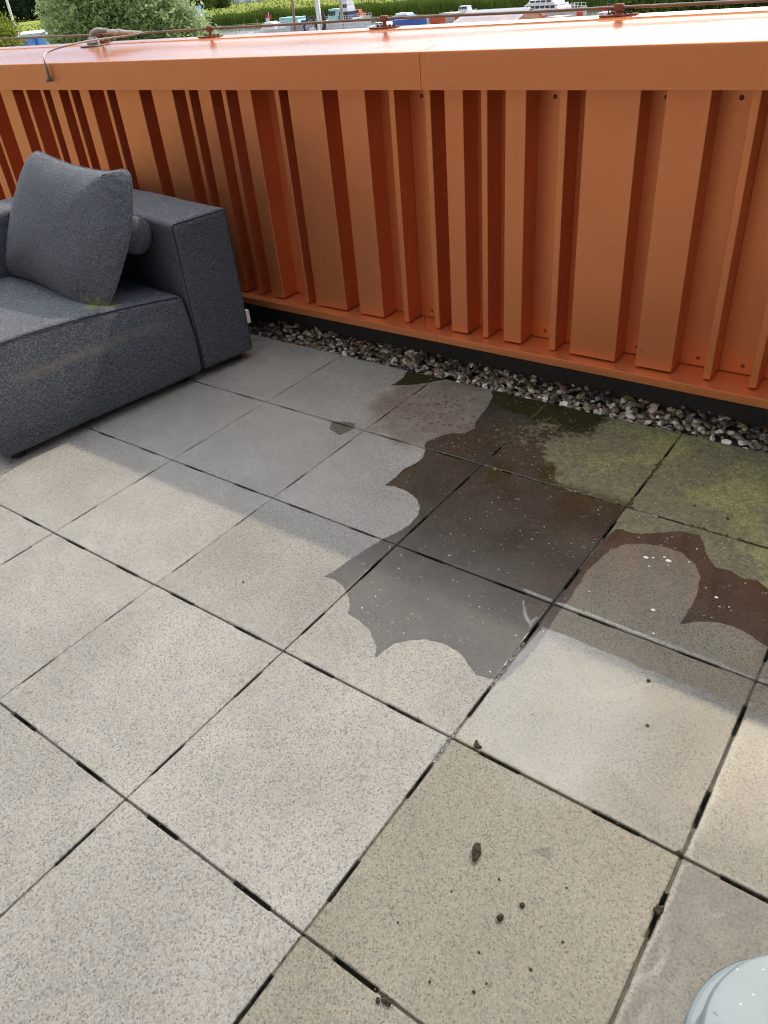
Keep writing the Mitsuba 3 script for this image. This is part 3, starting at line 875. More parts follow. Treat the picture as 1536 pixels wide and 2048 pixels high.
# ------------------------------------------------------------------ round lidded bin at the lower right
BIN = thing('lidded_bin', 'round pale grey blue bin with a stepped lid on the wet slab', 'bin')
c = (0.745, -0.372, 0)
add('body', lathe([(0, 0), (0.128, 0), (0.130, 0.004), (0.137, 0.225), (0, 0.225)], 72, c), 'mat_lid', BIN, smooth=30)
add('rim', lathe([(0.12, 0.222), (0.146, 0.224), (0.1505, 0.228), (0.1520, 0.236), (0.1512, 0.266), (0.1485, 0.272), (0.1445, 0.2745), (0.12, 0.2745)], 96, c), 'mat_lid', BIN, smooth=30)
add('lid', lathe([(0, 0.316), (0.10, 0.3165), (0.126, 0.3155), (0.1318, 0.314), (0.1350, 0.310), (0.1360, 0.304), (0.1352, 0.274), (0, 0.274)], 96, c), 'mat_lid', BIN, smooth=30)

# ------------------------------------------------------------------ small things lying about
def crumb(x, y, r, squash=(1, 0.8, 0.7), rot=0, seed=0, sub=2, z=None):
    m = trimesh.creation.icosphere(subdivisions=sub, radius=1)
    v = m.vertices
    v = v * (0.6 + 0.8 * meshkit.noise(v * 2.2 + seed * 3.3, seed))[:, None] * r * np.array(squash)
    m.vertices = v
    m.apply_transform(trimesh.transformations.rotation_matrix(rot, (0, 0, 1)))
    m.apply_translation((x, y, (-v[:, 2].min() - 0.0004) if z is None else z))
    return m


k = add('seed_pod', crumb(0.181, -0.202, 0.0125, (0.62, 1.25, 0.6), 0.35, 3, 3), 'mat_crumb', smooth=30)
tag(k, 'oval brown ridged seed pod lying alone on the damp slab', 'seed pod')
for x, y, r, lab in ((0.299, -0.243, 0.0055, 'dark round crumb, right one of the close pair below the seed pod'),
                     (0.277, -0.284, 0.0068, 'dark round crumb, left one of the close pair below the seed pod')):
    k = add('dirt_crumb', crumb(x, y, r * 0.85, (1, 0.9, 0.8), 1, int(x * 1e4) % 17), 'mat_crumb', smooth=40)
    tag(k, lab, 'crumb')
for x, y, r in ((0.275, -0.354, 0.0030), (0.241, -0.223, 0.0028), (0.342, 0.252, 0.005), (0.299, 0.374, 0.0055), (0.299, -0.413, 0.0035), (0.13, -0.39, 0.0026), (0.35, -0.17, 0.0025), (0.36, -0.33, 0.0034), (0.18, -0.29, 0.0026), (0.385, -0.26, 0.003), (0.31, -0.39, 0.0026), (0.23, -0.44, 0.003), (0.12, 0.15, 0.0026), (0.27, 1.08, 0.006), (0.42, 1.13, 0.005), (0.17, 1.1, 0.005), (-0.78, 0.14, 0.0035)):
    k = add('dirt_crumb', crumb(x, y, r * 0.8, (1.1, 0.9, 0.6), x * 9, int(abs(x) * 1e3) % 13, 1), 'mat_crumb', smooth=40)
    tag(k, 'tiny dark crumb of dirt scattered on the wet slabs', 'crumb', 'tiny crumbs on the slabs')
for x, y, r, lab in ((0.056, 0.010, 0.0085, 'brown dirt clump in the joint just right of the middle crossing'),
                     (0.498, -0.120, 0.009, 'brown dirt clump in the right hand joint nearest the round bin'),
                     (0.183, -0.503, 0.008, 'reddish brown dirt clump in the joint at the bottom edge'),
                     (0.496, 0.003, 0.006, 'small dirt clump at the crossing of joints on the right')):
    key = thing('dirt_clump', lab, 'dirt clump')
    parts = [crumb(x + rng.normal(0, r * 0.55), y + rng.normal(0, r * 0.5), r * rng.uniform(0.35, 0.65), (1, 0.9, 0.8), q, q, 1) for q in range(7)]
    scene[key] = mikit.ply(cat(*parts), 'mat_crumb', smooth=40)
# foam bubbles on the puddle
for x, y, r in ((0.135, 0.796, 0.0062), (0.192, 0.812, 0.0068), (0.152, 0.805, 0.0035), (0.177, 0.822, 0.0035), (0.155, 0.765, 0.0028), (0.197, 0.795, 0.002), (0.24, 0.835, 0.003), (0.225, 0.605, 0.0048), (0.343, 0.73, 0.004), (0.06, 0.59, 0.0025), (0.36, 0.70, 0.002), (0.38, 0.71, 0.002), (0.24, 0.90, 0.0025), (0.255, 0.525, 0.003)):
    m = trimesh.creation.icosphere(subdivisions=2, radius=r)
    m.apply_scale((1.2, 0.9, 0.4))
    m.apply_translation((x, y, 0.0022))
    k = add('foam_fleck', m, 'mat_foam', smooth=True)
    tag(k, 'tiny white fleck of foam floating on the clear puddle', 'foam', 'foam flecks on the puddle')

# ================================================================== the land and harbour below the terrace
GZ = -10.0


def at(az, d):
    a = math.radians(az)
    return np.array([CAM[0] + d * math.sin(a), CAM[1] + d * math.cos(a)])


def grass_color(p, n, uv):
    k = fbm(p.x * 0.03, p.y * 0.05, 0, 5)
    f = fbm(p.x * 0.9, p.y * 0.9, 0, 3)
    return mix((0.12, 0.17, 0.030), (0.24, 0.25, 0.065), k) * (0.6 + 0.8 * f)


bsdf('mat_meadow', {'type': 'principled', 'base_color': proc(grass_color), 'roughness': 0.95, 'specular': 0.1})
plain('mat_concrete', (0.34, 0.33, 0.31), 0.85, scale=0.4, var=0.25)
bsdf('mat_river', {'type': 'principled', 'base_color': {'type': 'rgb', 'value': [0.02, 0.026, 0.018]}, 'roughness': 0.12})


def leafmat(key, a, b, s=1.5, dt=0.35):
    def fn(p, n, uv):
        return mix(a, b, fbm(p.x * s, p.y * s, p.z * s, 3))
    scene[key] = {'type': 'principledthin', 'base_color': proc(fn), 'roughness': 0.7, 'diff_trans': dt, 'spec_trans': 0.0}


leafmat('mat_willow', (0.31, 0.40, 0.20), (0.48, 0.57, 0.34), 0.7, 1.2)
leafmat('mat_bush', (0.16, 0.20, 0.035), (0.28, 0.31, 0.07), 1.2, 0.5)
leafmat('mat_dark_leaf', (0.018, 0.034, 0.020), (0.04, 0.062, 0.03), 0.1, 0.3)
leafmat('mat_mid_leaf', (0.055, 0.09, 0.025), (0.11, 0.15, 0.04), 0.5, 0.5)
leafmat('mat_reed', (0.07, 0.12, 0.025), (0.16, 0.22, 0.045), 0.25, 0.5)
plain('mat_bark', (0.09, 0.075, 0.055), 0.9, scale=4, var=0.4)
PAINT = dict(white=(0.72, 0.73, 0.74), blue=(0.035, 0.10, 0.36), sky=(0.10, 0.29, 0.70), orange=(0.52, 0.085, 0.025), grey=(0.42, 0.46, 0.54), red=(0.5, 0.04, 0.03), turquoise=(0.32, 0.60, 0.62), dark=(0.02, 0.022, 0.026), brown=(0.22, 0.14, 0.09), yellow=(0.62, 0.33, 0.02), tin=(0.40, 0.47, 0.55), tan=(0.40, 0.32, 0.24), navy=(0.02, 0.03, 0.09), glass=(0.03, 0.045, 0.06), brick=(0.40, 0.17, 0.10))
for nme, c in PAINT.items():
    plain('mat_' + nme, c, 0.25 if nme == 'glass' else 0.5, scale=0.8, var=0.15)

k = add('meadow', trimesh.Trimesh([(-2600, -300, GZ), (900, -300, GZ), (900, 3000, GZ), (-2600, 3000, GZ)], [[0, 1, 2], [0, 2, 3]], process=False), 'mat_meadow')
structure(k, 'flat green meadow beyond the river')
rv = [at(-62, 250), at(-50, 205), at(-40, 178), at(-30, 172), at(-18, 160), at(-5, 150), at(-5, 210), at(-18, 212), at(-31.4, 240), at(-38.3, 277), at(-46.5, 313), at(-62, 330)]
tv, tf = trimesh.creation.triangulate_polygon(Polygon(rv), engine='earcut')
k = add('river', trimesh.Trimesh(np.c_[tv, np.full(len(tv), GZ + 0.01)], tf, process=False), 'mat_river')
structure(k, 'dark river behind the moored boats')
qv = [at(-62, 90), at(-62, 249), at(-50, 204), at(-40, 177), at(-30, 171), at(-18, 159), at(-5, 149), at(-5, 60)]
m = trimesh.creation.extrude_polygon(Polygon(qv), 0.8, engine='earcut')
m.apply_translation((0, 0, GZ))
k = add('quay', m, 'mat_concrete')
structure(k, 'concrete quay of the harbour')


def leaves(centres, size, droop=0.0, elong=1.0, r=rng):
    n = len(centres)
    d = r.normal(size=(n, 3))
    d /= np.linalg.norm(d, axis=1, keepdims=True)
    d[:, 2] = d[:, 2] * (1 - droop) - droop
    d /= np.linalg.norm(d, axis=1, keepdims=True)
    s = np.cross(d, r.normal(size=(n, 3)))
    s /= np.linalg.norm(s, axis=1, keepdims=True)
    sz = size * r.uniform(0.6, 1.3, (n, 1))
    a, b = d * sz * elong, s * sz * 0.5
    V = np.stack([centres - a, centres + b, centres + a, centres - b], 1).reshape(-1, 3)
    i = np.arange(n) * 4
    return trimesh.Trimesh(V, np.vstack([np.c_[i, i + 1, i + 2], np.c_[i, i + 2, i + 3]]), process=False)


def crown_points(blobs, n, clump=0.35, per=30, r=rng):
    """Leaf positions: clumps on and in a set of ellipsoids (cx, cy, cz, rx, ry, rz)."""
    blobs = np.asarray(blobs, float)
    w = (blobs[:, 3] * blobs[:, 4] * blobs[:, 5]) ** (2 / 3)
    which = r.choice(len(blobs), n // per, p=w / w.sum())
    d = r.normal(size=(n // per, 3))
    d /= np.linalg.norm(d, axis=1, keepdims=True)
    rad = r.uniform(0.45, 1.05, (n // per, 1))
    c = blobs[which, :3] + d * rad * blobs[which, 3:]
    cs = clump * r.uniform(0.5, 1.4, (n // per, 1, 1))
    return (c[:, None, :] + r.normal(size=(n // per, per, 3)) * cs).reshape(-1, 3)


def tree(name, label, cat_, xy, h, blobs, n, leaf, mat, droop=0.0, elong=1.0, clump=0.35, group=None, trunk_r=0.3, per=30, z0=GZ):
    k = thing(name, label, cat_, group)
    x, y = xy
    B = [(x + b[0], y + b[1], b[2], b[3], b[4], b[5]) for b in blobs]
    top = max(b[2] for b in B)
    limbs = [tube([(x, y, z0), (x + 0.1 * trunk_r, y, z0 + h * 0.3), (x, y + trunk_r, min(z0 + h * 0.7, top))], [trunk_r, trunk_r * 0.8, trunk_r * 0.35], 8)]
    for b in B:
        limbs.append(tube([(x, y, z0 + h * 0.3), ((x + b[0]) / 2, (y + b[1]) / 2, (z0 + h * 0.3 + b[2]) / 2 + 0.1 * h), b[:3]], [trunk_r * 0.5, trunk_r * 0.35, trunk_r * 0.1], 6))
    add('trunk', cat(*limbs), 'mat_bark', k)
    add('crown', leaves(crown_points(B, n, clump, per), leaf, droop, elong), mat, k)
    return k


# pale willow behind the left of the coping
wx = at(-51.9, 70)
u = np.array([math.cos(math.radians(-51.9)), -math.sin(math.radians(-51.9))])   # across the view
wb = []
for s, z, rs, rz in ((-3.6, 0.3, 2.3, 2.2), (-1.2, 1.2, 2.6, 2.6), (1.5, 0.9, 2.6, 2.3), (3.3, -0.7, 2.0, 1.6), (5.0, -1.9, 1.5, 1.3), (-3.9, -1.8, 2.2, 2.0), (-0.6, -1.9, 2.6, 2.2), (2.4, -2.4, 2.4, 1.7), (-2.5, 2.8, 2.4, 2.0), (0.4, 3.2, 2.4, 2.0), (-4.0, -4.2, 2.0, 2.0), (0, -4.5, 3.0, 2.2), (4.0, -4.6, 2.4, 2.0)):
    wb.append((u[0] * s, u[1] * s, z, rs, rs, rz))
tree('willow_tree', 'large pale grey green willow just behind the left of the coping', 'tree', wx, 12, wb, 62000, 0.14, 'mat_willow', droop=0.45, elong=1.5, clump=0.34, trunk_r=0.45)
bxy = at(-59.6, 52)
tree('leafy_tree', 'yellow green leafy tree at the far left edge of the photo', 'tree', bxy, 10.5, [(0, 0, -0.3, 1.0, 1.0, 0.9), (-1.2, 0.5, 0.0, 1.5, 1.5, 1.2), (0.1, -0.3, -1.4, 0.9, 0.9, 0.9), (-1.5, 0.2, -2.2, 2.0, 2.0, 1.6)], 14000, 0.11, 'mat_bush', clump=0.25, trunk_r=0.2)
for i, (az, d, h, w) in enumerate(((-59.8, 800, 24, 11), (-58.9, 820, 21, 10), (-58.1, 815, 22, 10), (-57.3, 825, 20, 10), (-56.5, 830, 21, 10), (-55.7, 828, 20, 11), (-60.8, 800, 22, 11))):
    xy = at(az, d)
    tree('dark_tree', 'dark green tree in the dense row at the far edge of the meadow', 'tree', xy, h, [(rng.uniform(-3, 3), 0, GZ + h * 0.35, w, w, h * 0.36), (0, 0, GZ + h * 0.7, w * 0.8, w * 0.8, h * 0.3)], 7000, 0.75, 'mat_dark_leaf', clump=1.4, group='dark trees at the far left edge', trunk_r=0.7)
for az, d, w, h, lab in ((-47.6, 540, 8, 9, 'green bush right of the willow, left one of a pair on the meadow'), (-46.3, 560, 7, 7, 'green bush right of the willow, right one of a pair on the meadow')):
    xy = at(az, d)
    tree('meadow_bush', lab, 'bush', xy, h, [(0, 0, GZ + h * 0.5, w, w, h * 0.5), (w * 0.7, 0, GZ + h * 0.35, w * 0.7, w * 0.7, h * 0.35)], 4500, 0.5, 'mat_mid_leaf', clump=1.0, trunk_r=0.3)
# scrub on the right
for i, (az, d, z, w, lab) in enumerate(((-20.2, 128, -6.2, 3.2, 'green willow scrub, leftmost clump above the right of the coping'), (-17.0, 126, -5.4, 4.2, 'green willow scrub, middle clump above the right of the coping'), (-13.6, 124, -4.9, 4.4, 'green willow scrub, rightmost clump above the right of the coping'))):
    xy = at(az, d)
    tree('willow_scrub', lab, 'shrub', xy, 5, [(0, 0, z, w, w, 1.9), (w * 0.5, -w * 0.1, z - 1.2, w, w, 1.7), (-w * 0.6, 0, z - 1.0, w * 0.8, w, 1.4), (0, 0, z - 2.6, w * 1.1, w, 1.6)], 12000, 0.26, 'mat_mid_leaf', droop=0.3, elong=1.6, clump=0.5, trunk_r=0.2, z0=GZ + 0.8)

# reeds along the far bank
bank = np.array([at(-60, 328), at(-52, 320), at(-46.5, 313), at(-42, 296), at(-38.3, 277), at(-35, 258), at(-31.4, 240), at(-27, 226), at(-22, 215), at(-14, 208)])
seg = np.r_[0, np.cumsum(np.linalg.norm(np.diff(bank, axis=0), axis=1))]
n = 26000
t = rng.uniform(0, seg[-1], n)
bp = np.c_[np.interp(t, seg, bank[:, 0]), np.interp(t, seg, bank[:, 1])]
out_dir = bp - CAM[:2]
out_dir /= np.linalg.norm(out_dir, axis=1, keepdims=True)
dep = rng.random(n) ** 1.3 * 13
bp = bp + out_dir * (dep + 2.5 * meshkit.fbm(np.c_[t * 0.06, t * 0, t * 0], 3, seed=2) + 0.3)[:, None]
hh = (2.3 + 1.9 * meshkit.fbm(np.c_[bp * 0.12, t * 0], 3, seed=6)) * rng.uniform(0.7, 1.1, n)
side = np.c_[-out_dir[:, 1], out_dir[:, 0]] * rng.choice([-1, 1], (n, 1)) + rng.normal(0, 0.5, (n, 2))
wd = rng.uniform(0.06, 0.16, (n, 1))
lean = rng.normal(0, 0.35, (n, 2))
z0 = np.full((n, 1), GZ)
A = np.c_[bp - side * wd, z0]
B = np.c_[bp + side * wd, z0]
M1 = np.c_[bp + lean * 0.4 + side * wd, z0 + hh[:, None] * 0.6]
M0 = np.c_[bp + lean * 0.4 - side * wd, z0 + hh[:, None] * 0.6]
P1 = np.c_[bp + lean, z0 + hh[:, None]]
V = np.stack([A, B, M1, M0, P1], 1).reshape(-1, 3)
i = np.arange(n) * 5
m = trimesh.Trimesh(V, np.vstack([np.c_[i, i + 1, i + 2], np.c_[i, i + 2, i + 3], np.c_[i + 3, i + 2, i + 4]]), process=False)
k = add('reeds', m, 'mat_reed')
labels[k] = {'kind': 'stuff', 'label': 'bright green reeds along the far bank of the river'}
# tussocks of longer grass on the meadow
n = 16000
az = rng.uniform(-60, -12, n)
dd = 250 + 420 * rng.random(n) ** 1.4
tp = np.array([at(a, d) for a, d in zip(az, dd)])
edge = np.interp(az, [-60, -46.5, -38.3, -31.4, -22, -12], [340, 326, 290, 254, 230, 222])
tp = tp[dd > edge]
cl = np.c_[tp, np.full(len(tp), GZ + 0.25)]
k = add('meadow_tussocks', leaves(cl, 0.55, droop=-0.5, elong=0.9), 'mat_reed')
labels[k] = {'kind': 'stuff', 'label': 'longer grass standing in tufts on the meadow'}


def place(m, xy, heading=0.0, z=0.0):
    m.apply_transform(trimesh.transformations.rotation_matrix(math.radians(heading), (0, 0, 1)))
    m.apply_translation((xy[0], xy[1], z))
    return m


# ---- buildings
def gable(L, Wd, h, hr):
    """Gabled solid walls along x."""
    P = Polygon([(-Wd / 2, 0), (Wd / 2, 0), (Wd / 2, h), (0, hr), (-Wd / 2, h)])
    m = trimesh.creation.extrude_polygon(P, L, engine='earcut')
    v = m.vertices.copy()
    m.vertices = np.c_[v[:, 2] - L / 2, v[:, 0], v[:, 1]]
    m.fix_normals()
    return m


H = thing('blue_hall', 'long bright blue industrial hall with a grey parapet at the far left', 'building')
xy, hd = at(-59.5, 205), 24
add('wall', place(bx(-17, 17, -9, 9, 0, 6.0), xy, hd, GZ), 'mat_sky', H)
add('parapet', place(bx(-17.3, 17.3, -9.3, 9.3, 6.0, 6.7), xy, hd, GZ), 'mat_grey', H)
for i in range(14):
    add('rib', place(bx(-16.5 + i * 2.4, -16.3 + i * 2.4, -9.36, -9.05, 0, 5.95), xy, hd, GZ), 'mat_blue', H)
H = thing('blue_roofed_house', 'house with a bright blue roof half hidden by the pale willow', 'building')
xy, hd = at(-48.6, 300), 35
add('wall', place(gable(12, 9, 4, 6.3), xy, hd, GZ), 'mat_white', H)
for s in (-1, 1):
    r = trimesh.Trimesh([(-6.4, s * 4.9, 3.9), (6.4, s * 4.9, 3.9), (6.4, 0, 6.55), (-6.4, 0, 6.55), (-6.4, s * 4.9, 3.7), (6.4, s * 4.9, 3.7), (6.4, 0, 6.35), (-6.4, 0, 6.35)], [[0, 1, 2], [0, 2, 3], [4, 6, 5], [4, 7, 6], [0, 4, 5], [0, 5, 1], [1, 5, 6], [1, 6, 2], [0, 3, 7], [0, 7, 4]], process=False)
    add('roof', place(r, xy, hd, GZ), 'mat_sky', H)
for i in range(3):
    add('window', place(bx(-4.5 + i * 3.2, -3.1 + i * 3.2, -4.56, -4.4, 1.4, 2.8), xy, hd, GZ), 'mat_glass', H)
W_ = thing('long_warehouse', 'long pale blue grey warehouse far out on the meadow', 'building')
xy, hd = at(-43.6, 640), 40
add('wall', place(bx(-26, 26, -10, 10, 0, 4.2), xy, hd, GZ), 'mat_tin', W_)
add('roof', place(bx(-26.5, 26.5, -10.5, 10.5, 4.2, 4.7), xy, hd, GZ), 'mat_grey', W_)
for i in range(6):
    add('door', place(bx(-23 + i * 8, -19.5 + i * 8, -10.12, -9.9, 0, 3.2), xy, hd, GZ), 'mat_white', W_)

# brick harbour shed with a ribbed tin roof
SH = thing('brick_shed', 'low brick harbour shed with a ribbed pale blue tin roof', 'building')
hd = -4
cxy = at(-29.0, 166) 
L, Wd, h, hr = 13.0, 9.0, 1.55, 2.75
add('wall', place(gable(L, Wd, h - 0.05, hr - 0.06), cxy, hd, GZ + 0.8), 'mat_brick', SH)
for s in (-1, 1):
    e = Wd / 2 + 0.5
    zt, zb = hr + 0.05, h - 0.25
    r = trimesh.Trimesh([(-L / 2 - .3, s * e, zb), (L / 2 + .3, s * e, zb), (L / 2 + .3, 0, zt), (-L / 2 - .3, 0, zt), (-L / 2 - .3, s * e, zb - .1), (L / 2 + .3, s * e, zb - .1), (L / 2 + .3, 0, zt - .1), (-L / 2 - .3, 0, zt - .1)], [[0, 1, 2], [0, 2, 3], [4, 6, 5], [4, 7, 6], [0, 4, 5], [0, 5, 1], [1, 5, 6], [1, 6, 2], [0, 3, 7], [0, 7, 4]], process=False)
    rk = add('roof', place(r, cxy, hd, GZ + 0.8), 'mat_tin', SH)
    for i in range(26):
        xx = -L / 2 + 0.2 + i * (L - 0.4) / 25
        q = tube([(xx, s * e, zb + 0.06), (xx, 0, zt + 0.06)], [0.10, 0.10], 4)
        add('rib', place(q, cxy, hd, GZ + 0.8), 'mat_grey', rk)
for x in (-3.5, 0.5, 4):
    add('window', place(bx(x - 0.6, x + 0.6, -Wd / 2 - 0.06, -Wd / 2 + 0.05, 0.5, 1.2), cxy, hd, GZ + 0.8), 'mat_glass', SH)

# ---- shipping containers
def container(az, d, hd, L, mat, end, lab):
    k = thing('shipping_container', lab, 'container')
    xy = at(az, d)
    ribs = []
    x = -L / 2 + 0.2
    P = []
    step = 0.28
    nrib = int((L - 0.4) / step)
    for s in (-1, 1):
        wall = [bx(-L / 2, L / 2, s * 1.14 - 0.03, s * 1.14 + 0.03, 0.15, 2.5)]
        for i in range(nrib):
            wall.append(bx(-L / 2 + 0.2 + i * step, -L / 2 + 0.2 + i * step + 0.14, s * 1.19 - 0.025, s * 1.19 + 0.025, 0.2, 2.42))
        add('side_panel', place(cat(*wall), xy, hd, GZ + 0.8), mat, k)
    add('roof', place(bx(-L / 2, L / 2, -1.17, 1.17, 2.5, 2.56), xy, hd, GZ + 0.8), mat, k)
    fr = [bx(sx * L / 2 - 0.08, sx * L / 2 + 0.08, sy * 1.18 - 0.06, sy * 1.18 + 0.06, 0, 2.6) for sx in (-1, 1) for sy in (-1, 1)]
    fr += [bx(-L / 2, L / 2, sy * 1.18 - 0.05, sy * 1.18 + 0.05, zz, zz + 0.15) for sy in (-1, 1) for zz in (0, 2.45)]
    add('frame', place(cat(*fr), xy, hd, GZ + 0.8), mat, k)
    for sx in (-1, 1):
        for sy in (-1, 1):
            add('door' if sx > 0 else 'end_panel', place(bx(sx * (L / 2) - 0.04 + sx * 0.02, sx * (L / 2) + 0.04 + sx * 0.02, min(sy * 0.02, sy * 1.12), max(sy * 0.02, sy * 1.12), 0.15, 2.45), xy, hd, GZ + 0.8), end, k)
    return k


container(-34.55, 168, 32, 6.1, 'mat_blue', 'mat_blue', 'blue ribbed shipping container left of the orange one')
container(-32.75, 170, 30, 2.6, 'mat_orange', 'mat_orange', 'orange shipping container between the blue and the grey ones')
container(-31.85, 175, -30, 6.1, 'mat_grey', 'mat_orange', 'pale grey shipping container with a red orange end')


# ---- boats
def hull(L, Bm, Hh, bow=0.28):
    st = [(-0.5, 0.80, 0.0), (-0.3, 0.98, 0.0), (0.0, 1.0, 0.0), (0.5 - bow, 0.92, 0.03), (0.5 - bow * 0.45, 0.6, 0.14), (0.5 - bow * 0.1, 0.14, 0.26), (0.5, 0.02, 0.30)]
    V, F = [], []
    for (x, w, sh) in st:
        z = Hh * (1 + sh)
        V += [(x * L, -w * Bm / 2, z), (x * L, -w * Bm / 2 * 0.82, Hh * 0.25), (x * L, -w * Bm / 2 * 0.45, -0.4), (x * L, w * Bm / 2 * 0.45, -0.4), (x * L, w * Bm / 2 * 0.82, Hh * 0.25), (x * L, w * Bm / 2, z)]
    for i in range(len(st) - 1):
        a, b = i * 6, i * 6 + 6
        for j in range(6):
            jj = (j + 1) % 6
            F += [[a + j, b + j, b + jj], [a + j, b + jj, a + jj]]
    F += [[0, j, j + 1] for j in range(1, 5)] + [[len(V) - 6, len(V) - 6 + j + 1, len(V) - 6 + j] for j in range(1, 5)]
    m = trimesh.Trimesh(V, F, process=False)
    m.fix_normals()
    return m


def boat(name, lab, az, d, hd, L, Bm, Hh, hull_mat, cabins=(), masts=(), rail=None, stripe=None):
    """cabins: (x0, x1, half width, z0, height, material, n windows)."""
    k = thing(name, lab, 'boat')
    xy = at(az, d)
    hk = add('hull', place(hull(L, Bm, Hh), xy, hd, GZ), hull_mat, k)
    if stripe:
        m = hull(L * 1.004, Bm * 1.012, Hh)
        m = trimesh.intersections.slice_mesh_plane(m, (0, 0, -1), (0, 0, Hh * 0.80))
        m = trimesh.intersections.slice_mesh_plane(m, (0, 0, 1), (0, 0, Hh * 0.52))
        add('stripe', place(m, xy, hd, GZ), stripe, k)
    for (x0, x1, w, z0, h, mt, nw) in cabins:
        c = rounded_box((x1 - x0, 2 * w, h), min(0.12, h * 0.3), (3, 3, 3))
        v = c.vertices
        v[:, 0] *= 1 - 0.12 * (v[:, 2] > 0)
        v[:, 1] *= 1 - 0.10 * (v[:, 2] > 0)
        c.vertices = v + np.array([(x0 + x1) / 2, 0, Hh + z0 + h / 2])
        ck = add('cabin', place(c, xy, hd, GZ), mt, k)
        for i in range(nw):
            for s in (-1, 1):
                ww = (x1 - x0) * 0.8 / nw
                xa = x0 + (x1 - x0) * 0.1 + i * ww
                add('window', place(bx(xa + ww * 0.12, xa + ww * 0.88, s * w * 0.97 - 0.04, s * w * 0.97 + 0.04, Hh + z0 + h * 0.42, Hh + z0 + h * 0.82), xy, hd, GZ), 'mat_glass', ck)
    for (x, y, z0, h, r, mt) in masts:
        add('mast', place(tube([(x, y, Hh + z0), (x, y, Hh + z0 + h)], [r, r * 0.7], 8), xy, hd, GZ), mt, k)
    if rail:
        x0, x1, w, z0 = rail
        rl = []
        for s in (-1, 1):
            rl += [bx(x0, x1, s * w - 0.03, s * w + 0.03, Hh + z0 + q, Hh + z0 + q + 0.06) for q in (0.45, 0.9)]
            rl += [bx(xx - 0.03, xx + 0.03, s * w - 0.03, s * w + 0.03, Hh + z0, Hh + z0 + 0.95) for xx in np.arange(x0, x1 + 0.01, 0.9)]
        add('railing', place(cat(*rl), xy, hd, GZ), 'mat_white', k)
    return k


boat('small_boat', 'small grey boat with a dark cover beside the willow', -45.9, 196, -6, 6.0, 2.3, 1.5, 'mat_white', [(-2.2, 0.3, 0.9, 0, 0.8, 'mat_dark', 0), (0.4, 1.6, 0.8, 0, 0.5, 'mat_white', 2)])
boat('work_boat', 'grey work boat low in the water with a cluttered deck', -44.4, 200, -4, 8.0, 2.8, 1.5, 'mat_grey', [(-3, -0.6, 1.0, 0, 0.7, 'mat_grey', 2), (0.2, 1.4, 0.8, 0, 0.5, 'mat_yellow', 0), (1.8, 2.4, 0.5, 0, 0.45, 'mat_red', 0)], [(-3.2, 0, 0, 2.6, 0.07, 'mat_tin'), (1.0, 0.4, 0, 3.2, 0.05, 'mat_tin')], rail=(-3.4, 2.2, 1.3, 0))
boat('white_barge', 'white motor boat flying a red and white flag', -43.0, 214, -5, 9.5, 3.2, 1.9, 'mat_white', [(-3.8, 0.8, 1.3, 0, 1.15, 'mat_white', 4), (-2.8, -0.2, 1.1, 1.15, 0.35, 'mat_white', 0), (1.2, 2.6, 0.9, 0, 0.5, 'mat_tin', 0)], rail=(0.9, 3.6, 1.2, 0))
boat('turquoise_boat', 'boat with a long pale turquoise deck cover', -41.8, 226, -6, 12, 3.6, 1.7, 'mat_grey', [(-4.6, 3.2, 1.6, 0, 1.75, 'mat_turquoise', 0), (3.3, 4.4, 1.1, 0, 1.0, 'mat_blue', 1)], rail=(-4.8, 3.0, 1.7, 0))
boat('crane_ship', 'long white ship with a turquoise wheelhouse and orange rescue boat', -38.6, 216, -8, 17, 4.6, 2.2, 'mat_white', [(-4.2, -1.2, 1.7, 0, 2.3, 'mat_turquoise', 3), (-0.6, 2.6, 1.7, 0, 1.6, 'mat_navy', 3), (0.0, 2.4, 1.3, 1.6, 1.8, 'mat_white', 3), (0.2, 2.0, 1.0, 3.4, 1.6, 'mat_white', 3), (3.4, 6.2, 1.2, 0, 0.35, 'mat_white', 0)], [(0.6, 0, 5, 3.2, 0.08, 'mat_white'), (1.8, 0.4, 5, 2.6, 0.06, 'mat_tin'), (5.9, 0, 0, 2.2, 0.05, 'mat_tin'), (4.9, 0.6, 0, 1.8, 0.05, 'mat_tan')], rail=(-7.6, 6.8, 2.0, 0))
boat('rescue_boat', 'small bright orange rescue boat aboard the white ship', -37.75, 217, 5, 4.2, 1.9, 1.0, 'mat_orange', [(-1.2, 0.7, 0.7, 0, 0.75, 'mat_orange', 2)])
for key in [q for q in scene if q.startswith('rescue_boat__')]:
    scene[key]['to_world'] = T().translate([0, 0, 2.15])
boat('striped_boat', 'white speed boat with a dark stripe in front of the ship', -35.9, 176, -6, 9.5, 2.8, 2.3, 'mat_white', [(-3.0, 0.8, 1.1, 0, 0.55, 'mat_white', 3)], stripe='mat_navy')
boat('blue_cruiser', 'pale blue cabin cruiser left of the blue container', -34.6, 190, -8, 11, 3.2, 2.0, 'mat_white', [(-4.2, 1.6, 1.3, 0, 0.95, 'mat_sky', 4), (-3.0, 0.6, 1.1, 0.95, 0.5, 'mat_white', 0)])
boat('white_yacht', 'big white motor yacht with a long flared deck right of the shed', -25.6, 182, -14, 16, 4.6, 1.9, 'mat_white', [(-6.6, 2.8, 2.0, 0, 1.15, 'mat_white', 6), (-5.4, 1.4, 1.7, 1.15, 0.75, 'mat_white', 4), (-3.2, -0.8, 1.1, 1.9, 0.35, 'mat_white', 0)], [(-5.2, 0, 1.9, 3.0, 0.06, 'mat_white'), (-3.9, 0, 1.9, 2.6, 0.06, 'mat_white'), (-1.2, 0.5, 1.9, 2.4, 0.06, 'mat_tin')], rail=(2.8, 6.6, 1.6, 0))
